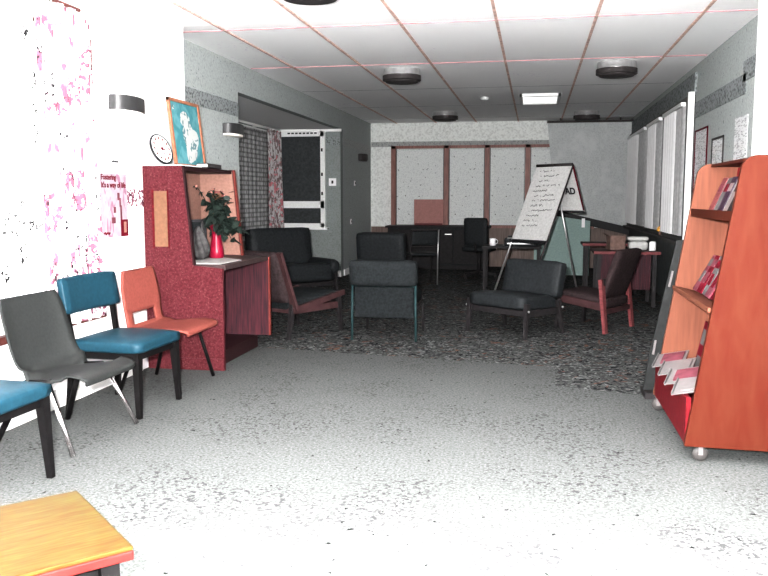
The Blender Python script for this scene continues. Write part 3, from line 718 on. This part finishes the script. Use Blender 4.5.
arm = [o for o in C.objects if o.name == 'armchair'][0]
for sy in (-1, 1):
    bm = B(); cushion(bm, (.06, sy*.41, .40), (.66, .15, .18), bev=.07, puff=0); obj('armrest', bm, M['black'], arm, True)
# chair with its back to us, teal frame
t = thing('easy_chair', 'dark slate easy chair turned away, with thin teal frame on its back', 'easy chair', (-1.285, 7.25, 0), math.radians(90), 'dark easy chairs on the patterned carpet')
bm = B(); cushion(bm, (0, 0, .36), (.58, .53, .12), bev=.04, puff=.015); obj('seat', bm, M['dark_fabric'], t, True)
bm = B(); cushion(bm, (-.315, 0, .60), (.13, .60, .23), rot=(0, -.12, 0), bev=.045, puff=0); obj('headrest', bm, M['fabric_top'], t, True)
bm = B(); box(bm, (-.27, 0, .35), (.05, .53, .30), bev=.012); obj('backrest', bm, M['dark_fabric'], t)
bm = B(); tube(bm, [(-.305, -.28, .488), (-.305, .28, .488)], .011); obj('back_bar', bm, M['teal'], t, True)
for sy in (-1, 1):
    bm = B(); tube(bm, [(-.305, sy*.28, .50), (-.31, sy*.285, 0)], .012); obj('leg', bm, M['teal'], t, True)
    bm = B(); tube(bm, [(.27, sy*.26, .34), (.29, sy*.27, 0)], .012); obj('leg', bm, M['black_leg'], t, True)
for sy in (-1, 1):
    bm = B(); tube(bm, [(-.30, sy*.28, .28), (.28, sy*.265, .30)], .012); obj('side_rail', bm, M['black_leg'], t, True)
easy_chair('easy_chair', 'black padded easy chair with back turned, behind the teal-framed chair', (-1.85, 10.3, 0), math.radians(85), .66, .60, .40, .82, M['black'], M['black'], M['black_leg'], M['black_leg'], rec=.15, back_t=.14)
G = easy_chair('easy_chair', 'wide black vinyl easy chair in front of the flip chart easel', (-.17, 7.62, 0), math.radians(-127), .70, .54, .37, .66, M['black'], M['black'], M['black_leg'], M['black_leg'], rec=.22, seat_t=.13, back_t=.12, glides=True)
# red-framed chair
t = thing('easy_chair', 'reddish wooden easy chair seen from the side, right of the black chair', 'easy chair', (.593, 8.05, 0), math.radians(150), 'dark easy chairs on the patterned carpet')
bm = B(); cushion(bm, (.02, 0, .30), (.50, .50, .10), rot=(0, -.12, 0), bev=.03, puff=.012); obj('seat', bm, M['maroon_fabric'], t, True)
bm = B(); cushion(bm, (-.25, 0, .54), (.07, .50, .50), rot=(0, -.34, 0), bev=.03, puff=0); obj('backrest', bm, M['maroon_fabric'], t, True)
for sy in (-1, 1):
    bm = B(); beam(bm, (-.19, sy*.28, .50), (-.25, sy*.295, 0), .065, .035, .055, .03); obj('leg', bm, M['red_wood'], t, label='bright red-brown rear leg' if sy > 0 else None)
    bm = B(); beam(bm, (.24, sy*.265, .30), (.26, sy*.275, 0), .05, .03); obj('leg', bm, M['black_leg'], t)
    bm = B(); beam(bm, (-.22, sy*.265, .24), (.26, sy*.265, .30), .03, .07); obj('side_rail', bm, M['maroon'], t)
bm = B(); beam(bm, (-.20, -.28, .475), (-.20, .28, .475), .035, .06); obj('back_rail', bm, M['black_leg'], t)
bm = B(); beam(bm, (-.225, -.28, .20), (-.225, .28, .20), .03, .045); obj('stretcher', bm, M['maroon'], t)

# ------------------------------------------------------------ back of the room
t = thing('sideboard', 'long dark sideboard under the back window', 'sideboard', (-1.68, 14.45, 0))
bm = B(); box(bm, (0, 0, .40), (1.76, .46, .66)); obj('carcass', bm, M['black'], t)
bm = B(); box(bm, (0, 0, .745), (1.84, .52, .035)); obj('top', bm, M['black_leg'], t)
bm = B(); box(bm, (0, 0, .035), (1.70, .40, .07)); obj('plinth', bm, M['black_leg'], t)
for i, x in enumerate((-.585, 0, .585)):
    bm = B(); box(bm, (x, -.238, .40), (.57, .016, .60), bev=.004); d = obj('door', bm, M['black_leg'], t)
    bm = B(); box(bm, (x+.2, -.252, .62), (.12, .015, .015)); obj('handle', bm, M['silver'], d)
t = thing('display_board', 'flat orange-red square board standing on the dark sideboard', 'board', (-1.87, 14.55, .7645))
bm = B(); box(bm, (0, 0, .235), (.53, .02, .45)); obj('panel', bm, M['red_board'], t)
bm = B(); box(bm, (0, .03, .02), (.5, .10, .03)); obj('foot', bm, M['red_wood'], t)
# office chair
t = thing('office_chair', 'black padded office chair with tall rounded back before the sideboard', 'chair', (-.84, 12.75, 0), math.radians(80))
bm = B(); cushion(bm, (0, 0, .47), (.46, .46, .08), bev=.03); obj('seat', bm, M['black'], t, True)
bm = B(); cushion(bm, (-.24, 0, .73), (.07, .37, .44), rot=(0, -.08, 0), bev=.034, puff=0); obj('backrest', bm, M['black'], t, True)
bm = B(); tube(bm, [(0, 0, .43), (0, 0, .09)], .028); obj('column', bm, M['black_leg'], t, True)
bm = B(); tube(bm, [(-.05, 0, .43), (-.23, 0, .43), (-.27, 0, .55)], .02); obj('back_bracket', bm, M['black_leg'], t, True)
for i in range(5):
    a = 2*PI*i/5; bm = B(); beam(bm, (0, 0, .10), (.26*math.cos(a), .26*math.sin(a), .06), .045, .035, .03, .025); lg = obj('leg', bm, M['black_leg'], t)
    bm = B(); lathe(bm, [(.026, -.012), (.026, .012)], (.26*math.cos(a), .26*math.sin(a), .027), 12, Matrix.Rotation(PI/2, 4, 'X')); obj('caster', bm, M['drum_dark'], lg)
# metal framed chair
t = thing('metal_chair', 'dark chair with a thin bright metal leg, left of the office chair', 'chair', (-1.62, 11.75, 0), math.radians(112))
bm = B(); cushion(bm, (0, 0, .44), (.40, .40, .04), bev=.018, puff=.006); obj('seat', bm, M['black'], t, True)
bm = B(); cushion(bm, (-.205, 0, .68), (.03, .38, .20), rot=(0, -.1, 0), bev=.014, puff=0); obj('backrest', bm, M['black'], t, True)
for sy in (-1, 1):
    bm = B(); tube(bm, [(-.18, sy*.20, 0), (-.20, sy*.20, .45), (-.235, sy*.20, .80)], .011); obj('leg', bm, M['silver'] if sy < 0 else M['black_leg'], t, True, label='bright metal leg' if sy < 0 else None)
    bm = B(); tube(bm, [(.19, sy*.20, 0), (.18, sy*.20, .43)], .011); obj('leg', bm, M['black_leg'], t, True)
bm = B(); tube(bm, [(-.235, -.20, .80), (-.235, .20, .80)], .009); obj('back_bar', bm, M['drum_dark'], t, True)
bm = B(); tube(bm, [(-.205, -.20, .56), (-.205, .20, .56)], .007); obj('back_bar', bm, M['drum_dark'], t, True)

# small table behind the easel with machine and papers
t = thing('side_table', 'small dark table behind the flip chart easel', 'table', (-.30, 11.35, 0))
bm = B(); box(bm, (0, 0, .585), (.80, .50, .03)); obj('tabletop', bm, M['black_leg'], t)
for sx in (-1, 1):
    for sy in (-1, 1):
        bm = B(); box(bm, (sx*.36, sy*.21, .285), (.04, .04, .57)); obj('leg', bm, M['black_leg'], t)
t = thing('printer', 'black machine with pale top sheets on the small dark table', 'machine', (-.18, 11.35, .6005))
bm = B(); box(bm, (0, 0, .05), (.44, .34, .10), bev=.012); obj('body', bm, M['black'], t)
bm = B(); box(bm, (0, -.172, .035), (.36, .006, .012)); obj('front_slot', bm, M['silver'], t)
bm = B(); box(bm, (0, .06, .115), (.36, .18, .03), bev=.006); obj('lid', bm, M['black_leg'], t)
bm = B(); box(bm, (-.08, -.10, .104), (.20, .12, .006), rot=(.1, 0, 0)); obj('paper_tray', bm, M['offwhite'], t)
bm = B(); box(bm, (-.12, 11.47, .7465), (.26, .16, .03)); tag(obj('paper_stack', bm, M['white']), 'white paper stack on the black machine', 'papers')
t = thing('mug', 'small white mug on the left end of the small dark table', 'mug', (-.56, 11.25, .6005))
bm = B(); lathe(bm, [(.035, 0), (.042, .01), (.042, .10), (.036, .10), (.034, .02)], seg=18); obj('body', bm, M['white'], t, True)
bm = B(); tube(bm, [(.04+.03*math.sin(PI*i/8), 0, .055+.03*math.cos(PI*i/8)) for i in range(9)], .006, 6); obj('handle', bm, M['white'], t, True)

# flip chart easel
t = thing('flip_chart_easel', 'A-frame flip chart easel with handwritten sheet, in front of the grey screen', 'easel', (.231, 10.52, 0))
rl, rr_ = Vector((-.214, .20, 1.66)), Vector((.214, -.20, 1.66))
dwn = Vector((-.32, -.19, -1)) # slope direction of the front face per metre of drop
up2 = Vector((.27, .14, -1))
def onF(p, d, off=0): return p+dwn*d+Vector((-.62, -.74, .25))*off
def slab(bm, q, n, th):
    A_ = [bm.verts.new(p) for p in q]; B_ = [bm.verts.new(p+n*th) for p in q]; bm.faces.new(A_); bm.faces.new(B_[::-1])
    for i in range(4): bm.faces.new((A_[i], A_[(i+1) % 4], B_[(i+1) % 4], B_[i]))
nF = Vector((.62, .74, -.25)).normalized()
bm = B(); slab(bm, [rl, rr_, onF(rr_, .96), onF(rl, .96)], nF, .012); fb = obj('front_board', bm, M['drum_dark'], t)
bm = B(); slab(bm, [onF(rl, .02, .003), onF(rr_, .02, .003), onF(rr_, .93, .003), onF(rl, .93, .003)], nF, .002); sh = obj('paper_pad', bm, M['offwhite'], fb)
bm = B(); rnd = random.Random(3)
for i in range(12):
    d = .08+i*.062; s = .14+rnd.uniform(0, .10); e = s+rnd.uniform(.25, .55)
    if i in (3, 6, 8): e = .86
    pts = []; u = s
    while u < e:
        pts.append(onF(rl.lerp(rr_, u), d+rnd.uniform(-.013, .013)-.02*u, .006)); u += .022
        if rnd.random() < .12 and len(pts) > 1: tube(bm, pts, .0035, 4); pts = []; u += .04
    if len(pts) > 1: tube(bm, pts, .0035, 4)
obj('handwriting', bm, M['grey_ink'], sh)
bm = B(); slab(bm, [onF(rl, .94, .02), onF(rr_, .94, .02), onF(rr_, .97, .02), onF(rl, .97, .02)], nF, .05); obj('pen_tray', bm, M['ink'], fb)
bm = B(); tube(bm, [rl, rr_], .018); obj('top_hinge', bm, M['drum_dark'], t, True)
for p, m_ in ((rl, M['silver']), (rr_, M['drum_dark'])):
    bm = B(); tube(bm, [onF(p, 0, -.012), onF(p, 1.655, -.012)], .013); obj('leg', bm, m_, t, True, label='silver leg' if m_ is M['silver'] else None)
nR = Vector((.25, .13, .2)).normalized()
bm = B(); slab(bm, [rl+up2*.03+Vector((.02, 0, 0)), rr_+up2*.03, rr_+up2*.58, rl+up2*.58], nR, .012); rb = obj('rear_board', bm, M['offwhite'], t)
bm = B(); tube(bm, [rr_+up2*.02, rr_+up2*.56], .010); obj('board_edge', bm, M['crimson'], rb, True, label='red board edge')
bm = B(); tube(bm, [rl+up2*.58, rr_+up2*.58], .014); obj('bottom_rail', bm, M['ink'], rb, True)
ex = (rr_-rl).normalized(); ey = -up2.normalized(); ez = ex.cross(ey).normalized(); ey = ez.cross(ex)
pc = rr_+up2*.36-ex*.17+ez*.006
mx = Matrix(((ex.x, ey.x, ez.x, pc.x), (ex.y, ey.y, ez.y, pc.y), (ex.z, ey.z, ez.z, pc.z), (0, 0, 0, 1)))
text_mesh('printed_word', 'PAD', .115, M['ink'], rb, mx, bold=.004, align='CENTER')
bm = B(); tube(bm, [rl.lerp(rr_, .45)+up2*.02, rl.lerp(rr_, .45)+Vector((.36, .17, -1.655))], .013); obj('leg', bm, M['silver'], t, True, label='silver rear leg')

# hanging screen and low green board
t = thing('hanging_screen', 'large grey hanging screen with a slanting black bottom rail, right of the back window', 'screen', (.91, 14.6, 0))
bm = B(); slab(bm, [Vector((-.72, 0, 2.545)), Vector((.715, 0, 2.545)), Vector((.76, 0, .72)), Vector((-.56, 0, 1.02))], Vector((0, 1, 0)), .012); obj('cloth', bm, M['screen'], t)
bm = B(); box(bm, (0, 0, 2.56), (1.46, .05, .04)); obj('top_rail', bm, M['drum_dark'], t)
bm = B(); beam(bm, (-.60, -.01, .985), (.72, -.01, .675), .05, .13); obj('bottom_rail', bm, M['ink'], t)
bm = B(); box(bm, (.735, 0, 1.65), (.035, .05, 1.80)); obj('side_rail', bm, M['ink'], t)
bm = B()
for x in (-.5, .5): box(bm, (x, 0, 2.60), (.03, .03, .06))
obj('hanger', bm, M['drum_dark'], t)
t = thing('partition_board', 'low grey-green standing board with white latch behind the easel', 'partition', (.50, 12.85, 0))
bm = B(); prism(bm, [(-.50, .06), (.34, .06), (.34, .90), (-.36, 1.0), (-.50, 1.0)], 'y', 0, .04); obj('panel', bm, M['green_board'], t)
bm = B(); box(bm, (.235, -.012, .87), (.05, .024, .14), bev=.005); obj('latch', bm, M['white'], t)
for x in (-.4, .26):
    bm = B(); box(bm, (x, .02, .03), (.06, .36, .06)); obj('foot', bm, M['black_leg'], t)

# tables at the right
def tbl(lab, loc, w_, d_, h, panel):
    t = thing('side_table', lab, 'table', loc)
    bm = B(); box(bm, (0, 0, h-.016), (w_, d_, .03), bev=.003); tp = obj('tabletop', bm, M['maroon'], t)
    bm = B(); box(bm, (0, -d_/2-.003, h-.016), (w_, .008, .034)); obj('front_edge', bm, M['red_wood'], tp)
    if panel:
        bm = B(); box(bm, (-.02, -d_/2+.05, h-.24), (w_-.16, .016, .40))
        for i in range(14): box(bm, (-.02-(w_-.18)/2+i*(w_-.18)/13, -d_/2+.04, h-.24), (.012, .012, .40))
        obj('front_panel', bm, M['streak'], t)
    for sx in (-1, 1):
        for sy in (-1, 1):
            bm = B(); box(bm, (sx*(w_/2-.06), sy*(d_/2-.05), (h-.03)/2), (.045, .045, h-.03)); obj('leg', bm, M['black_leg'], t)
tbl('reddish table with slatted front by the right wall, behind the red chair', (1.05, 9.95, 0), .74, .62, .64, True)
tbl('darker reddish table behind the slatted one, in front of the screen', (1.0, 11.3, 0), .74, .50, .655, False)
t = thing('telephone', 'pale rounded telephone on the slatted red table', 'telephone', (1.20, 9.95, .6395))
bm = B(); cushion(bm, (0, 0, .055), (.22, .20, .11), bev=.045, puff=0); obj('body', bm, M['phone'], t, True)
bm = B(); cushion(bm, (0, .0, .135), (.24, .06, .05), bev=.022, puff=0); obj('handset', bm, M['phone'], t, True)
t = thing('carton', 'brown open carton left of the pale telephone on the red table', 'box', (.96, 10.05, .6395), .2)
bm = B()
for s in (-1, 1): box(bm, (s*.085, 0, .08), (.008, .16, .16)); box(bm, (0, s*.078, .08), (.17, .008, .16))
box(bm, (0, 0, .005), (.17, .16, .01)); obj('body', bm, M['bundle'], t)
bm = B(); box(bm, (-.11, 0, .175), (.06, .15, .006), rot=(0, .5, 0)); obj('flap', bm, M['bundle'], t)
t = thing('tin', 'small white pot right of the telephone on the red table', 'pot', (1.36, 9.9, .6395))
bm = B(); lathe(bm, [(.035, 0), (.04, .005), (.04, .09), (.03, .105), (.012, .11)], seg=16); obj('body', bm, M['window_white'], t, True)
t = thing('ornament', 'small orange and yellow flower ornament on the right window sill', 'ornament', (XR-.06, 10.67, .786))
bm = B(); lathe(bm, [(.03, 0), (.035, .05), (.03, .055)], seg=12); obj('pot', bm, M['bundle'], t, True)
bm = B()
for i in range(7):
    s = bmesh.ops.create_icosphere(bm, subdivisions=1, radius=.028); bmesh.ops.translate(bm, vec=(.03*math.cos(i), .04*math.sin(i*1.7), .07+.012*(i % 3)), verts=s['verts'])
obj('petals', bm, M['yellow'], t)

# ------------------------------------------------------------ bookcase on the right
YA, YZ = 3.93, 4.98
t = thing('bookcase', 'orange plywood bookcase with slanting sides on casters, at the right', 'bookcase', (0, 0, 0))
def sideprof(x_off=0):
    pts = [(.718, .085), (.718, .10)]
    for i in range(8):
        a = PI-.35-(PI/2-.35)*i/7; pts.append((.985+.075*math.cos(a)+0, 1.368+.075*math.sin(a)))
    pts += [(1.38, 1.443), (1.40, 1.43), (1.40, .075)]
    return pts
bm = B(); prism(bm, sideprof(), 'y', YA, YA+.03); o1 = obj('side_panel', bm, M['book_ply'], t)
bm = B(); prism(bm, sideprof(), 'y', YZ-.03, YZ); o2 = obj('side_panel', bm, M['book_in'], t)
def fx(z): return .718+(.915-.718)*(z-.1)/(1.368-.1)       # x of the slanting front at height z
ya, yz = YA+.031, YZ-.031; ym = (ya+yz)/2; wy = yz-ya
bm = B(); slab(bm, [Vector((fx(.3)+.24, ya, .12)), Vector((fx(.3)+.24, yz, .12)), Vector((1.13, yz, 1.42)), Vector((1.13, ya, 1.42))], Vector((1, 0, 0)), .012); obj('back_panel', bm, M['book_back'], t)
bm = B(); box(bm, (1.085, ym, 1.432), (.20, wy, .016)); obj('top', bm, M['book_ply'], t)
bm = B(); x0, x1 = .885, 1.13; prism(bm, [(x0, 1.19), (x1, 1.13), (x1, 1.115), (x0, 1.145)], 'y', ya, yz); obj('shelf', bm, M['book_ply'], t)
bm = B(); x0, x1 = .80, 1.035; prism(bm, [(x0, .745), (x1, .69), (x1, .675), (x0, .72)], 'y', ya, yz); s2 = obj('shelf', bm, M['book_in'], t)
bm = B(); prism(bm, [(.722, .31), (.745, .31), (.745, .09), (.722, .09)], 'y', ya, yz); obj('front_board', bm, M['book_kick'], t)
bm = B(); box(bm, (.86, ym, .12), (.24, wy, .016)); obj('shelf', bm, M['book_kick'], t)
for x, y in ((.80, YA+.06), (.74, YZ-.06), (1.33, YA+.06), (1.33, YZ-.06)):
    bm = B(); lathe(bm, [(.012, -.014), (.034, -.012), (.037, 0), (.034, .012), (.012, .014)], (x, y, .037), 20, Matrix.Rotation(PI/2, 4, 'X')); c_ = obj('caster', bm, M['caster'], t, True)
    bm = B(); box(bm, (x, y+.018, .058), (.02, .005, .05)); box(bm, (x, y-.018, .058), (.02, .005, .05)); box(bm, (x, y, .083), (.03, .045, .012)); obj('fork', bm, M['clear'], c_)
# books on the top shelf: upright magazines leaning back, spines towards us
def book(y, x, z, w_, h, th, m_, lab, tilt=0, lean=0, group='magazines on the top shelf of the orange bookcase', face=None):
    b = thing('magazine', lab, 'magazine', (x, y, z), 0, group); b.rotation_euler = (-tilt, lean, -PI/2)
    bm = B(); box(bm, (0, -th/2+.0015, h/2), (w_, .003, h)); box(bm, (0, th/2-.0015, h/2), (w_, .003, h)); box(bm, (-w_/2+.0015, 0, h/2), (.003, th, h)); obj('cover', bm, m_, b)
    bm = B(); box(bm, (.002, 0, h/2), (w_-.006, th-.007, h-.006)); obj('pages', bm, M['book_white'], b)
    if face:
        bm = B(); box(bm, (0, -th/2-.0008, h*.72), (w_*.7, .0016, h*.22)); obj('cover_title', bm, face, b)
    return b
zs = 1.160
top = [(4.86, .022, M['red_wood'], M['pink'], .40, 'crimson-covered'), (4.74, .020, M['book_white'], M['crimson'], .42, 'white'), (4.62, .026, M['shelf_purple'], M['clear'], .40, 'purple-grey'),
       (4.50, .020, M['clear'], M['ink'], .43, 'white'), (4.38, .030, M['shelf_grey'], M['book_white'], .40, 'dark grey'), (4.26, .022, M['book_white'], M['clear'], .42, 'white'), (4.14, .026, M['clear'], M['book_white'], .40, 'pale grey')]
ords = ['farthest', 'second from the far end', 'third from the far end', 'fourth from the far end', 'fifth from the far end', 'second from the near end', 'nearest']
for (y, th, m_, fc, tl, nm), od in zip(top, ords):
    book(y, .975, zs, .112, .215, th, m_, '%s magazine leaning on the top bookcase shelf, %s' % (nm, od), tl, 0.0, face=fc)
def leaflet(y, x, z, w_, h, th, m_, fm, lab, grp, tilt):
    b = thing('leaflet', lab, 'leaflet', (x, y, z), 0, grp); b.rotation_euler = (-tilt, 0, -PI/2)
    bm = B(); box(bm, (0, 0, h/2), (w_, th, h)); s_ = obj('sheet', bm, m_, b)
    bm = B(); box(bm, (0, -th/2-.0008, h*.80), (w_*.8, .0016, h*.2)); obj('heading', bm, fm, s_)
    bm = B(); box(bm, (-w_*.08, -th/2-.0008, h*.4), (w_*.55, .0016, h*.3)); obj('print', bm, fm, s_)
mids = ['at the far end', 'second from far', 'third from far', 'at the centre', 'third from near', 'second from near', 'at the near end']
cols = [('pink', M['pink'], M['book_white']), ('red', M['crimson'], M['pink']), ('white', M['book_white'], M['crimson']), ('pink', M['pink'], M['crimson']), ('red', M['crimson'], M['book_white']), ('white', M['book_white'], M['pink']), ('white', M['book_white'], M['clear'])]
for i in range(7):
    c_, m_, f_ = cols[i]
    leaflet(4.84-.115*i, .905+.004*(i % 3), .728, .108, .225, .010+.006*(i % 2), m_, f_, '%s leaflet leaning on the middle bookcase shelf, %s' % (c_, mids[i]), 'leaflets on the middle shelf', .50-.05*(i % 3))
for i in range(3):
    leaflet(4.72-.21*i, .885, .135, .19, .43, .014, (M['crimson'], M['book_white'], M['book_white'])[i], (M['book_white'], M['crimson'], M['pink'])[i],
            ['red leaflet with white print leaning farthest on the bottom bookcase shelf', 'white leaflet with red print leaning in the middle of the bottom shelf', 'white leaflet with pink print leaning nearest on the bottom shelf'][i], 'leaflets leaning on the bottom shelf', .20)
# clear holders fanned over the bottom board
for i in range(4):
    h = thing('leaflet_holder', 'clear plastic leaflet holder on the bottom shelf, %s' % ['farthest', 'second farthest', 'second nearest', 'nearest'][i], 'leaflet holder', (.735, 4.78-.22*i, .322), 0, 'clear leaflet holders'); h.rotation_euler = (.10, -.30, 0)
    bm = B(); box(bm, (.05, 0, .004), (.17, .20, .004), rot=(0, 0, -.35)); obj('plate', bm, M['clear'], h)
    bm = B(); box(bm, (-.032, .03, .008), (.006, .20, .014), rot=(0, 0, -.35)); obj('lip', bm, M['book_white'], h)
    bm = B(); box(bm, (.06, .0, .009), (.12, .14, .006), rot=(0, 0, -.35)); obj('leaflet_print', bm, M['clear'] if i % 2 else M['pink'], h)
# grey rack just beyond
t = thing('display_rack', 'grey slanted display board half hidden behind the orange bookcase', 'display board', (0, 0, 0))
bm = B(); prism(bm, [(.70, .04), (.735, .28), (.868, .99), (1.2, .99), (1.2, .04)], 'y', 5.28, 5.31); obj('board', bm, M['rack_grey'], t)
bm = B(); beam(bm, (.752, 5.272, .27), (.764, 5.272, .36), .012, .012); obj('edge_highlight', bm, M['clear'], t)  # short pale strips stand in for highlights along the board's edge
bm = B(); beam(bm, (.832, 5.272, .70), (.85, 5.272, .80), .012, .012); obj('edge_highlight', bm, M['clear'], t)
bm = B(); box(bm, (.95, 5.295, .02), (.5, .22, .04)); obj('foot', bm, M['black_leg'], t)

# ------------------------------------------------------------ camera, flash, world
f = 813.; th = math.atan(90/f); ps = math.atan(151*math.cos(th)/f)
cd = bpy.data.cameras.new('camera'); cam = bpy.data.objects.new('camera', cd); C.objects.link(cam)
cam.location = (0, 0, EYE); cam.rotation_euler = (PI/2-th, 0, ps)
cd.sensor_width = 36; cd.lens = f/768*36; cd.clip_start = .05
bpy.context.scene.camera = cam
ld = bpy.data.lights.new('flash', 'POINT'); ld.energy = 4000; ld.shadow_soft_size = .025; ld.color = (1, .985, .985)
lo = bpy.data.objects.new('flash', ld); C.objects.link(lo); lo.location = (-.10, -.02, EYE+.10)
w = bpy.data.worlds.new('world'); bpy.context.scene.world = w; w.use_nodes = True
w.node_tree.nodes['Background'].inputs[0].default_value = (.9, .95, 1, 1); w.node_tree.nodes['Background'].inputs[1].default_value = .15
vs = bpy.context.scene.view_settings; vs.view_transform = 'Standard'; vs.look = 'None'; vs.exposure = 0; vs.gamma = .8
